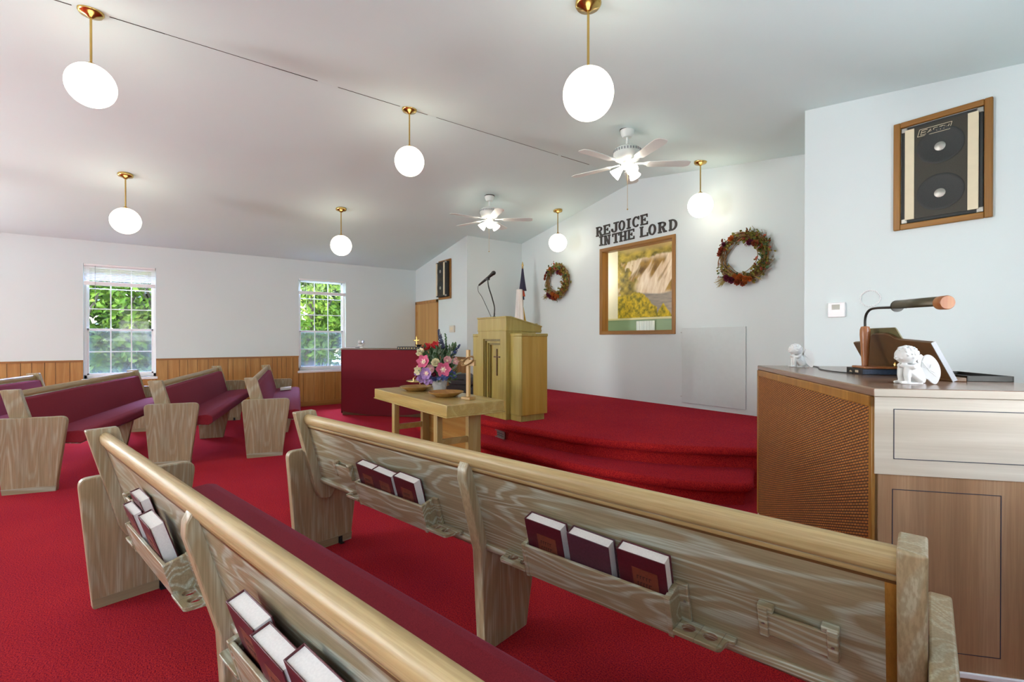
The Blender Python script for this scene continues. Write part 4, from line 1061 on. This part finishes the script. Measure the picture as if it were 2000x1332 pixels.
c1 = cherub(Matrix.Translation(OM @ V(.205, .205, 1.085)) @ Matrix.Rotation(face+rad(-18), 4, 'Z') @ Matrix.Scale(1.03, 4), 'white cherub figurine at the near corner of the organ top, before the music rack')
dup(c1, Matrix.Translation(OM @ V(.168, 1.235, 1.085)) @ Matrix.Rotation(face+rad(-25), 4, 'Z'), 'white cherub figurine at the far left end of the organ top')

# ------------------------------------------------------------------ speakers on the wing walls
def speaker(x0, x1, z0, z1, label, proud, logo):
    t = thing('wall_speaker', label, 'speaker', ((x0+x1)/2, YW, (z0+z1)/2))
    W, H = (x1-x0)/2, (z1-z0)/2; f = .040
    for nm, q, mt in (('frame_side', (-W, -W+f, -H, H), 'frame_z'), ('frame_side', (W-f, W, -H, H), 'frame_z'), ('frame_rail', (-W+f, W-f, H-f, H), 'frame_x'), ('frame_rail', (-W+f, W-f, -H, -H+f), 'frame_x')):
        mb = MB(); mb.box((q[0], -.028, q[2]), (q[1], 0, q[3])); mb.build(nm, mt, t, bevel=.006)
    w, h = W-f-.004, H-f-.004; y = -proud
    mb = MB(); mb.box((-w, y, -h), (w, -.0005, h)); cb = mb.build('cabinet', 'tolex', t, bevel=.006)
    mb = MB(); mb.box((-w+.022, y-.008, -h+.022), (w-.022, y, h-.022)); gr = mb.build('grille_cloth', 'grille', t)
    for sx in (-1, 1):
        a, b = sorted((sx*(w-.022), sx*(w-.075))); mb = MB(); mb.box((a, y-.013, -h+.022), (b, y-.007, h-.022)); mb.build('cream_slat', 'cream_strip', t, bevel=.002)
    for sz in (.16, -.16):
        mb = MB(); mb.lathe([(.115, .0), (.125, .003), (.115, .005), (.105, .003)], (0, y-.008, sz*H/.386), 36, Matrix.Rotation(rad(90), 3, 'X'))
        mb.build('speaker_surround', 'tolex', t)
        mb = MB(); mb.lathe([(.032, .0), (.030, .006), (.018, .010), (.004, .011), (.0, .0112)], (0, y-.008, sz*H/.386-.01), 24, Matrix.Rotation(rad(90), 3, 'X')); mb.build('dust_cap', 'steel', t)
    for sx in (-1, 1):
        for sz in (-1, 1):
            a, b = sorted((sx*(w+.002), sx*(w-.034))); c, d = sorted((sz*(h+.002), sz*(h-.034))); mb = MB(); mb.box((a, y-.005, c), (b, y+.02, d)); mb.build('metal_corner', 'steel', t, bevel=.005)
    if logo:
        mb = MB(); o = V(-.03, y-.0105, .275)
        def ln(pts, r=.0016): mb.tube([o+V(x+.25*z, 0, z) for x, z in pts], r, 5)
        hb, wb = .0235, .085
        ln([(-wb, -hb), (wb, -hb)]); ln([(wb, -hb), (wb, hb)]); ln([(wb, hb), (-wb, hb)]); ln([(-wb, hb), (-wb, -hb)])
        s = .028; z0_, z1_ = -.011, .011; x = -.070
        strokes = {'E': [[(1, 1), (0, 1), (0, 0), (1, 0)], [(0, .5), (.8, .5)]], 'A': [[(0, 0), (.5, 1), (1, 0)], [(.22, .35), (.78, .35)]], 'R': [[(0, 0), (0, 1), (.9, 1), (.9, .5), (0, .5)], [(.45, .5), (1, 0)]], 'T': [[(0, 1), (1, 1)], [(.5, 1), (.5, 0)]], 'H': [[(0, 0), (0, 1)], [(1, 0), (1, 1)], [(0, .5), (1, .5)]]}
        for i, chx in enumerate('EARTH'):
            e = 1.35 if i == 0 else 1.0
            for st_ in strokes[chx]: ln([(x+u*.022*e, z0_*e+(z1_-z0_)*e*v) for u, v in st_], .0019)
            x += .022*e+.0065
        mb.build('maker_badge', 'cream_strip', t)
    return t
speaker(-1.133, -.618, 2.035, 2.808, 'black speaker with cream slats in a brown frame, on the right wall above the organ', .012, True)
speaker(-8.216, -7.743, 1.998, 2.74, 'black speaker projecting from a brown frame, on the left wall over the door', .10, False)

# ------------------------------------------------------------------ small wall fittings
th = thing('thermostat', 'white thermostat with a grey display on the right wall over the organ', 'thermostat', (-1.495, YW, 1.478))
mb = MB(); mb.box((-.06, -.025, -.058), (.06, 0, .058)); mb.build('case', 'white', th, bevel=.005)
mb = MB(); mb.box((-.03, -.0265, .002), (.025, -.024, .042)); mb.build('display', 'lcd', th)
th = thing('wall_control', 'beige wall control box on the left front wall beside the lectern', 'control box', (-7.69, YW, 1.43))
mb = MB(); mb.box((-.085, -.035, -.062), (.085, 0, .062)); mb.build('case', 'beige', th, bevel=.008)
mb = MB(); mb.box((-.05, -.038, -.02), (.05, -.034, .03)); mb.build('cover_plate', 'cream_strip', th, bevel=.002)
mb = MB(); mb.tube([(.063*math.cos(a), .004*math.sin(a*9), .06*math.sin(a)) for a in [2*PI*k/48 for k in range(48)]], .003, 6, closed=True)
for k in range(24):
    a = 2*PI*k/24; mb.tube([(.055*math.cos(a), -.002, .052*math.sin(a)), (.070*math.cos(a+.15), -.004, .067*math.sin(a+.15))], .0018, 5)
tag(mb.build('wire_ring', 'white', loc=(-1.275, YW-.007, 1.555)), 'faint white wire ring hanging on the right wall above the lamp', 'ring')
ap = thing('access_panel', 'white painted access panel on the alcove wall near the organ', 'panel', (-3.70, YB, .41))
mb = MB(); mb.box((0, -.018, 0), (.85, 0, .985)); mb.build('panel', 'panel_paint', ap, bevel=.002)
mb = MB(); mb.tube([(.0, -.016, .08), (-.02, -.016, .08)], .004, 6); mb.tube([(.0, -.016, .92), (-.02, -.016, .92)], .004, 6); mb.build('turn_button', 'steel', ap)
vg = thing('floor_vent', 'small metal vent grille in the upper step riser beside the table', 'vent', (-4.185, 2.928, .215), rad(8) if False else rad(-6))
mb = MB()
for q in ((-.11, -.10, -.035, .045), (.10, .11, -.035, .045), (-.11, .11, -.035, -.027), (-.11, .11, .037, .045)): mb.box((q[0], -.012, q[2]), (q[1], 0, q[3]))
for r_ in range(3):
    for k in range(9): mb.box((-.096+.022*k, -.006, -.024+.021*r_), (-.084+.022*k, 0, -.010+.021*r_))
mb.build('grille', 'steel', vg); mb = MB(); mb.box((-.11, -.004, -.035), (.11, .004, .045)); mb.build('backing', 'black', vg)

# ------------------------------------------------------------------ lettering on the alcove wall
def glyph(ch):
    """slab serif capitals as convex pieces in a unit box"""
    out = []; t, f = .24, .13
    def R(a, b, c, d): out.append([(a, b), (c, b), (c, d), (a, d)])
    def Q(*p): out.append(list(p))
    def arc(cx, cy, rx, ry, tx, ty, a0, a1, n=10):
        for k in range(n):
            p, q = rad(a0+(a1-a0)*k/n), rad(a0+(a1-a0)*(k+1)/n)
            out.append([(cx+rx*math.cos(p), cy+ry*math.sin(p)), (cx+rx*math.cos(q), cy+ry*math.sin(q)), (cx+(rx-tx)*math.cos(q), cy+(ry-ty)*math.sin(q)), (cx+(rx-tx)*math.cos(p), cy+(ry-ty)*math.sin(p))])
    if ch in 'REDLHN': R(.08, 0, .08+t, 1); R(0, 0, .42, f); R(0, 1-f, .40, 1)
    if ch == 'I': R(.3, 0, .7, 1); R(.05, 0, .95, f); R(.05, 1-f, .95, 1)
    if ch == 'T': R(.38, 0, .62, 1); R(.22, 0, .78, f); R(0, 1-f, 1, 1); R(0, .68, .12, 1); R(.88, .68, 1, 1)
    if ch == 'L': R(0, 0, 1, f); R(.88, 0, 1, .34)
    if ch == 'E': R(0, 0, .95, f); R(0, 1-f, .92, 1); R(.2, .44, .62, .56); R(.84, 0, .96, .30); R(.82, .70, .93, 1); R(.56, .34, .66, .66)
    if ch == 'H': R(.68, 0, .92, 1); R(.58, 0, 1, f); R(.58, 1-f, 1, 1); R(.2, .44, .8, .57)
    if ch == 'N': R(.74, .0, .9, 1); R(.58, 1-f, 1, 1); Q((.10, 1), (.36, 1), (.90, 0), (.66, 0))
    if ch == 'O': arc(.5, .5, .5, .52, .24, .13, 0, 360, 24)
    if ch == 'C': arc(.52, .5, .52, .52, .24, .13, 40, 320, 20); R(.82, .66, .96, 1.0)
    if ch == 'D': arc(.40, .5, .58, .5, .24, f, -90, 90, 14); R(.2, 0, .42, f); R(.2, 1-f, .42, 1)
    if ch == 'R': arc(.48, .735, .42, .265, .22, .12, -90, 90, 10); R(.2, .47, .5, .59); R(.2, 1-f, .5, 1); Q((.40, .5), (.64, .5), (.92, 0), (.66, 0)); R(.62, 0, 1.0, f)
    if ch == 'J': R(.55, .25, .79, 1); R(.34, 1-f, 1, 1); arc(.42, .27, .37, .28, .22, .13, 180, 360, 12); R(.03, .24, .25, .40)
    return out
ROW1 = [('R', -5.25, -5.11, 2.860, 'first letter'), ('E', -5.095, -4.955, 2.862, 'second letter'), ('J', -4.94, -4.79, 2.866, ''), ('O', -4.79, -4.67, 2.866, 'fourth letter'), ('I', -4.64, -4.56, 2.868, 'fifth letter'), ('C', -4.53, -4.405, 2.870, ''), ('E', -4.385, -4.255, 2.872, 'last letter')]
ROW2 = [('I', -5.185, -5.10, 2.705, 'first letter'), ('N', -5.085, -4.955, 2.70, ''), ('T', -4.915, -4.78, 2.700, ''), ('H', -4.775, -4.635, 2.702, ''), ('E', -4.62, -4.49, 2.704, 'middle row word, sixth letter'), ('L', -4.395, -4.255, 2.705, ''), ('O', -4.245, -4.12, 2.705, ''), ('R', -4.085, -3.945, 2.706, ''), ('D', -3.91, -3.78, 2.708, '')]
def put_letter(ch, x0, x1, z, label):
    mb = MB(); w, h = x1-x0, .150
    for k, p in enumerate(glyph(ch)):
        mb.prism([(u*w, v*h) for u, v in p], lambda u, v, ww: V(u, ww, v), -.014-.0002*(k % 3), 0)
    tag(mb.build('wall_letter', 'dark_metal', smooth=False, loc=(x0, YB, z)), label, 'letter', 'lettering on the alcove wall')
W1 = {0: 'first', 1: 'second', 3: 'fourth', 4: 'fifth', 6: 'last'}
for i, (ch, a, b, z, _) in enumerate(ROW1):
    o = ['first', 'second', 'third', 'fourth', 'fifth', 'sixth', 'last'][i]
    put_letter(ch, a, b, z, 'dark wall letter %s, %s letter of the upper line of lettering' % (ch, o))
for i, (ch, a, b, z, _) in enumerate(ROW2):
    o = ['first letter of the first word', 'second letter of the first word', 'first letter of the middle word', 'second letter of the middle word', 'third letter of the middle word', 'first letter of the last word', 'second letter of the last word', 'third letter of the last word', 'last letter of the last word'][i]
    put_letter(ch, a, b, z, 'dark wall letter %s, %s on the lower line' % (ch, o))

# ------------------------------------------------------------------ autumn wreaths
def wreath(x, z, r, label, sq=1.0):
    t = thing('autumn_wreath', label, 'wreath', (x, YB-.055, z), 0, 'twig wreaths beside the opening')
    ring = lambda a, rr, y: V(rr*math.cos(a), y, rr*math.sin(a)*sq)
    mb = MB()
    for k in range(60):
        a0 = random.uniform(0, 2*PI); sp = random.uniform(1.4, 3.4); off = random.gauss(0, .026)+.014*math.cos(a0-.3); yy = random.uniform(-.03, .03)
        mb.tube([ring(a0+sp*i/12, r+off+.012*math.sin(i*.9+k), yy+.012*math.cos(i+k)) for i in range(13)], random.uniform(.003, .006), 5)
    for k in range(16):
        a0 = random.uniform(-1.0, .9); rr = r+.03; mb.tube([ring(a0, rr, 0), ring(a0+.25, rr+.035, -.02), ring(a0+.5, rr+random.uniform(.02, .09), -.02)], .0022, 4)
    mb.build('twig_ring', 'soil', t)
    mb = MB()
    for k in range(560):
        a = random.choice((random.uniform(.2, 2.6), random.uniform(.3, 1.5), random.uniform(3.4, 6.1), random.uniform(-1.0, .4)))
        p = ring(a, r+random.gauss(0, .035), random.uniform(-.05, .03)); d = V(random.uniform(-1, 1), random.uniform(-1, .1), random.uniform(-1, 1))
        F4 = Matrix.Translation(p) @ d.to_track_quat('X', 'Z').to_matrix().to_4x4() @ Matrix.Rotation(random.uniform(0, 6), 4, 'X')
        L = random.uniform(.025, .055); petal(mb, F4, L, L*.33, .4, random.choice((0, 0, 0, 0, 1, 2)), 3)
    mb.build('leaves', ['autumn', 'leaf', 'rust'], t, angle=80)
    for a, rr, s, mt in ((2.65, 0, .05, 'rust'), (2.0, .0, .05, 'orange'), (.95, -.07, .05, 'wine'), (.68, -.045, .05, 'rust'), (4.35, .02, .055, 'wine'), (4.12, .02, .055, 'wine'), (4.72, -.03, .05, 'orange'), (4.6, .035, .05, 'rust'), (4.95, .01, .05, 'orange'), (4.8, .06, .04, 'rust'), (4.45, -.03, .045, 'orange'), (4.62, 0, .045, 'orange'), (5.1, .03, .04, 'orange'), (4.3, -.04, .035, 'straw'), (5.05, -.03, .035, 'straw'), (4.9, .05, .035, 'orange'), (2.4, .01, .04, 'wine'), (2.85, 0, .045, 'rust')):
        blossom('blossom', ring(a, r+rr, -.05), V(math.cos(a)*.3, -1, math.sin(a)*.3), s, [mt, 'straw'], t, 7, 3, .6)
    mb = MB()
    for k in range(26):
        a = 3.9+random.uniform(-.12, .12); p = ring(4.1, r, -.03); d = V(-1+random.uniform(-.1, .5), random.uniform(-.3, 0), -.45+random.uniform(-.5, .4)).normalized()
        mb.tube([p, p+d*random.uniform(.12, .20)], [.0045, .002], 4)
    for k in range(14):
        p = ring(5.2, r, -.03); d = V(.9, random.uniform(-.2, 0), -.35+random.uniform(-.3, .25)).normalized(); mb.tube([p, p+d*random.uniform(.08, .15)], [.003, .001], 4)
    mb.build('straw_spray', 'straw', t)
wreath(-6.13, 2.235, .245, 'autumn twig wreath left of the waterfall opening, nearer the flag')
wreath(-2.865, 2.20, .262, 'autumn twig wreath right of the waterfall opening, above the access panel', .96)

# ------------------------------------------------------------------ globe pendants
GZ = .525
def pendant(x, y, label, first=None):
    z = ceil_z(x)
    if first: return dup(first, Matrix.Translation((x, y, z)), label)
    t = thing('globe_pendant', label, 'pendant light', (x, y, z), 0, 'globe pendant lights')
    mb = MB(); mb.lathe([(0, .02), (.072, .012), (.075, -.012), (.066, -.026), (.03, -.036), (.014, -.05), (0, -.05)], seg=28); mb.build('canopy', 'brass', t, angle=50)
    mb = MB(); mb.tube([(0, 0, -.04), (0, 0, -GZ+.15)], .0075, 10); mb.build('stem', 'brass', t)
    mb = MB(); mb.lathe([(.0, -GZ+.165), (.012, -GZ+.163), (.03, -GZ+.148), (.034, -GZ+.136), (0, -GZ+.136)], seg=20); mb.build('fitter', 'brass', t)
    mb = MB(); mb.ball((0, 0, -GZ), .145, 40, 24); mb.build('glass_globe', 'globe', t, angle=180)
    return t
p0_ = pendant(-4.446, -.40, 'globe pendant at upper left, largest, hanging from the ridge seam')
for x, y, lab in ((-4.446, 2.0, 'globe pendant on the ridge seam left of both ceiling fans, second along the seam'), (-6.935, -.335, 'globe pendant hanging above the left window and the burgundy pews'), (-6.93, 2.065, 'small globe pendant hanging above the second window, near the draped piano'),
                  (-1.936, 1.973, 'globe pendant at top center, large, in front of the ceiling fan'), (-3.238, 5.20, 'globe pendant in the alcove above the right wreath'), (-5.732, 5.15, 'globe pendant in the alcove above the left wreath'),
                  (-1.95, -.37, 'globe pendant hanging behind the viewpoint near the right wall'), (-4.446, -2.8, 'globe pendant on the ridge seam over the rear pews'), (-6.93, -2.8, 'globe pendant over the rear left pews'), (-1.95, -2.8, 'globe pendant over the rear right pews')):
    pendant(x, y, lab, p0_)

# ------------------------------------------------------------------ ceiling fans
def fan(x, y, ph, label, first=None):
    z = ceil_z(x)
    if first: return dup(first, Matrix.Translation((x, y, z)), label)
    t = thing('ceiling_fan', label, 'ceiling fan', (x, y, z), 0, 'white ceiling fans')
    mb = MB(); mb.lathe([(0, .02), (.07, .015), (.072, -.01), (.06, -.05), (.045, -.075), (0, -.08)], seg=28); mb.build('canopy', 'fanwhite', t, angle=50)
    mb = MB(); mb.lathe([(.073, .006), (.0755, .006), (.0755, -.006), (.073, -.006)], seg=28); mb.build('canopy_ring', 'dark_metal', t)
    mb = MB(); mb.tube([(0, 0, -.07), (0, 0, -.17)], .013, 12); mb.build('downrod', 'fanwhite', t)
    mb = MB(); mb.lathe([(0, -.15), (.04, -.155), (.10, -.18), (.135, -.205), (.14, -.25), (.125, -.28), (.12, -.30), (.07, -.325), (0, -.33)], seg=36)
    mh = mb.build('motor_housing', 'fanwhite', t, angle=50)
    mb = MB()
    for k in range(30):
        a = 2*PI*k/30; R = Matrix.Rotation(a, 4, 'Z'); mb.box((.132, -.006, -.235), (.1425, .006, -.212), mat=R)
    mb.build('vent_slots', 'grey', mh)
    bz = -.345
    for k in range(5):
        R = Matrix.Rotation(rad(ph+72*k), 4, 'Z') @ Matrix.Translation((0, 0, bz)) @ Matrix.Rotation(rad(-7), 4, 'X')
        mb = MB(); mb.prism(rounded([(.20, -.052), (.58, -.066), (.63, -.04), (.63, .04), (.58, .066), (.20, .052)], [.03, .02, .02, .02, .02, .03]), lambda u, v, w, R=R: R @ V(u, v, w), -.003, .003); b_ = mb.build('blade', 'fanwhite', t, bevel=.0015)
        mb = MB(); mb.prism([(.08, -.014), (.16, -.014), (.20, -.04), (.275, -.032), (.29, 0), (.275, .032), (.20, .04), (.16, .014), (.08, .014)], lambda u, v, w, R=R: R @ V(u, v, w), .0035, .010); mb.build('blade_iron', 'fanwhite', b_)
    mb = MB(); mb.lathe([(0, -.325), (.055, -.33), (.06, -.36), (.05, -.385), (.03, -.40), (0, -.40)], seg=24); mb.build('light_kit', 'fanwhite', t, angle=50)
    for k in range(3):
        a = rad(-28+120*k); d = V(math.cos(a)*.75, math.sin(a)*.75, -.66).normalized(); o = V(math.cos(a)*.045, math.sin(a)*.045, -.37)
        q = d.to_track_quat('Z', 'Y').to_matrix()
        mb = MB(); mb.lathe([(.014, .0), (.022, .012), (.026, .03), (.045, .075), (.060, .118), (.056, .118), (.04, .075), (.02, .03), (.012, .012)], o, 20, q); mb.ball(o+d*.075, .03, 12, 8); mb.build('glass_shade', 'shade', t, angle=50)
    mb = MB(); mb.tube([(.02, -.02, -.39), (.02, -.02, -.80)], .0018, 5); mb.ball((.02, -.02, -.81), .008, 8, 6); mb.build('pull_chain', 'gold', t)
    return t
f0 = fan(-3.18, 3.80, 52, 'white ceiling fan nearer the viewer, right of the ridge, with lit shades')
fan(-5.745, 3.83, 52, 'white ceiling fan farther off, left of the ridge, with lit shades', f0)

# loose things on the left front pew
pm = None
for o in COL.objects:
    if o.get('label', '').startswith('burgundy cushioned pew left of the aisle, front row'): pm = o.matrix_world.copy()
bk_ = thing('tan_songbook', 'tan songbook lying on the seat of the front left pew', 'book', mat=pm @ Matrix.Translation((.30, .19, .474)) @ Matrix.Rotation(rad(4), 4, 'X'))
mb = MB(); mb.box((0, 0, 0), (.22, .15, .003)); mb.box((0, 0, .027), (.22, .15, .030)); mb.box((0, 0, 0), (.004, .15, .03)); mb.build('cover', 'tan_book', bk_, bevel=.001)
mb = MB(); mb.box((.004, .003, .003), (.216, .147, .027)); mb.build('pages', 'page', bk_)

# ------------------------------------------------------------------ outdoors seen through the left windows
mb = MB(); mb.box((-60, -40, -.6), (XL-.16, 40, -.45)); struct(mb.build('lawn', 'grass', smooth=False))
mb = MB(); mb.box((-24, 5.5, -.449), (-13, 9.4, -.44)); struct(mb.build('driveway', 'drive', smooth=False))
def tree(x, y, h, rw, n, mat, label, base=.0, ls=1.0):
    t = thing('leafy_tree', label, 'tree', (x, y, -.45), 0, 'trees outside the windows')
    mb = MB(); mb.tube([(0, 0, 0), (.05, .03, h*.3), (.0, .1, h*.62)], [.17, .12, .06], 10)
    for k in range(5): a = k*1.3; mb.tube([(.03, .03, h*.3), (math.cos(a)*rw*.5, math.sin(a)*rw*.5, h*.55)], [.06, .02], 6)
    mb.build('trunk', 'bark', t)
    mb = MB(); cl_ = []
    for k in range(40):
        a = random.uniform(0, 2*PI); q = random.uniform(base, 1); rr = rw*math.sqrt(max(.05, 1-(2*q-.9)**2*.8))*random.uniform(.35, 1)
        cl_.append((V(math.cos(a)*rr, math.sin(a)*rr, h*q), random.uniform(.35, .75)))
    for k in range(n):
        c, r = random.choice(cl_); d = V(random.gauss(0, 1), random.gauss(0, 1), random.gauss(0, .8)).normalized(); p = c+d*r*random.uniform(.6, 1)
        nn = (d+V(random.gauss(0, .5), random.gauss(0, .5), random.gauss(.4, .5))).normalized(); F4 = facing(p, nn) @ Matrix.Rotation(random.uniform(0, 6), 4, 'Z')
        L = random.uniform(.05, .11)*ls; mb.faces([F4 @ V(0, -L, 0), F4 @ V(L*.55, 0, .02), F4 @ V(0, L, 0), F4 @ V(-L*.55, 0, .02)], [(0, 1, 2, 3)])
    mb.build('foliage', mat, t, smooth=False)
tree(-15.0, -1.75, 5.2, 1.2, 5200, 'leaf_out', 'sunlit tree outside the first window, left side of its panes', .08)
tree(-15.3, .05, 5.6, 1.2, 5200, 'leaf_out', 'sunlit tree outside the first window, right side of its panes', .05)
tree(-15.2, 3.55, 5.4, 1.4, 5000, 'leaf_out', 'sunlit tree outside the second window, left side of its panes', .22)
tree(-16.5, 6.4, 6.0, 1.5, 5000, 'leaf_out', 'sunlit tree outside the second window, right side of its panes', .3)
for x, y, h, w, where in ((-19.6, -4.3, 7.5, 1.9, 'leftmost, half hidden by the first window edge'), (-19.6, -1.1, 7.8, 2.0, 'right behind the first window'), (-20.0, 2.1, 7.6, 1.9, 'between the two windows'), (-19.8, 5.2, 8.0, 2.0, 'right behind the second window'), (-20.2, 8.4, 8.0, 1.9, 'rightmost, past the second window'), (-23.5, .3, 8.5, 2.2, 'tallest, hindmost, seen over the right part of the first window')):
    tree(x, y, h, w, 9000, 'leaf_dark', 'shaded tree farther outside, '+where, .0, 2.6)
# ------------------------------------------------------------------ light
wd = bpy.data.worlds.new('sky'); S.world = wd; wd.use_nodes = True; wn = wd.node_tree
bg = wn.nodes['Background']; sk = wn.nodes.new('ShaderNodeTexSky')
try:
    sk.sky_type = 'NISHITA'; sk.sun_disc = False; sk.sun_elevation = rad(48); sk.sun_rotation = rad(170); sk.air_density = 1.2; sk.dust_density = 1.5
except Exception: pass
wn.links.new(sk.outputs[0], bg.inputs[0]); bg.inputs[1].default_value = 1.1
sun = bpy.data.lights.new('sun', 'SUN'); sun.energy = 4.5; sun.angle = rad(1); sun.color = (1, .95, .85)
so = bpy.data.objects.new('sun', sun); COL.objects.link(so); so.rotation_euler = V(-.28, 1.0, -1.25).to_track_quat('-Z', 'Y').to_euler()
def area(name, loc, direc, sx, sy, e, col):
    l = bpy.data.lights.new(name, 'AREA'); l.shape = 'RECTANGLE'; l.size = sx; l.size_y = sy; l.energy = e; l.color = col
    o = bpy.data.objects.new(name, l); COL.objects.link(o); o.location = loc; o.rotation_euler = Vector(direc).to_track_quat('-Z', 'Z').to_euler(); return o
# daylight by the unseen right windows; a fill lamp added behind the rear doors
DAY = (.90, .93, 1.0)
for i, (a, b) in enumerate(RWIN): area('daylight_right_%d' % i, (XR+.19, (a+b)/2, 1.5), (-1, 0, .75), .8, 1.5, (48, 60, 8, 8)[i], DAY)
area('fill_rear', (-5.5, YR-.25, 1.2), (.7, 1, 1.25), 1.75, 2.2, 540, (.93, .965, 1.0))
for a, b in WIN[2:]: area('fill_left', (XL-.22, (a+b)/2, 1.5), (1, 0, .8), .8, 1.5, 150, DAY)  # fill lamps added beyond unseen windows farther back
for x in (-5.75, -3.45):
    bl = bpy.data.lights.new('baptistery_lamp', 'POINT'); bl.energy = 6 if x < -5 else 14; bl.color = (1, .92, .78); bl.shadow_soft_size = .1
    bo = bpy.data.objects.new('baptistery_lamp', bl); COL.objects.link(bo); bo.location = (x, YB+.3, 2.3)
# broad blue skylight from the open side to the left, reaching in by the left windows
sk2 = bpy.data.lights.new('skylight', 'SUN'); sk2.energy = 80.0; sk2.angle = rad(48); sk2.color = (.40, .52, 1.0)
so2 = bpy.data.objects.new('skylight', sk2); COL.objects.link(so2); so2.rotation_euler = V(1, .05, -.5).to_track_quat('-Z', 'Y').to_euler()

S.view_settings.view_transform = 'Standard'; S.view_settings.look = 'None'; S.view_settings.gamma = 1.0; S.view_settings.use_curve_mapping = False
S.view_settings.exposure = 0.15
S.cycles.use_denoising = True
S.cycles.max_bounces = 10; S.cycles.diffuse_bounces = 6; S.cycles.transparent_max_bounces = 12; S.cycles.caustics_reflective = False; S.cycles.caustics_refractive = False
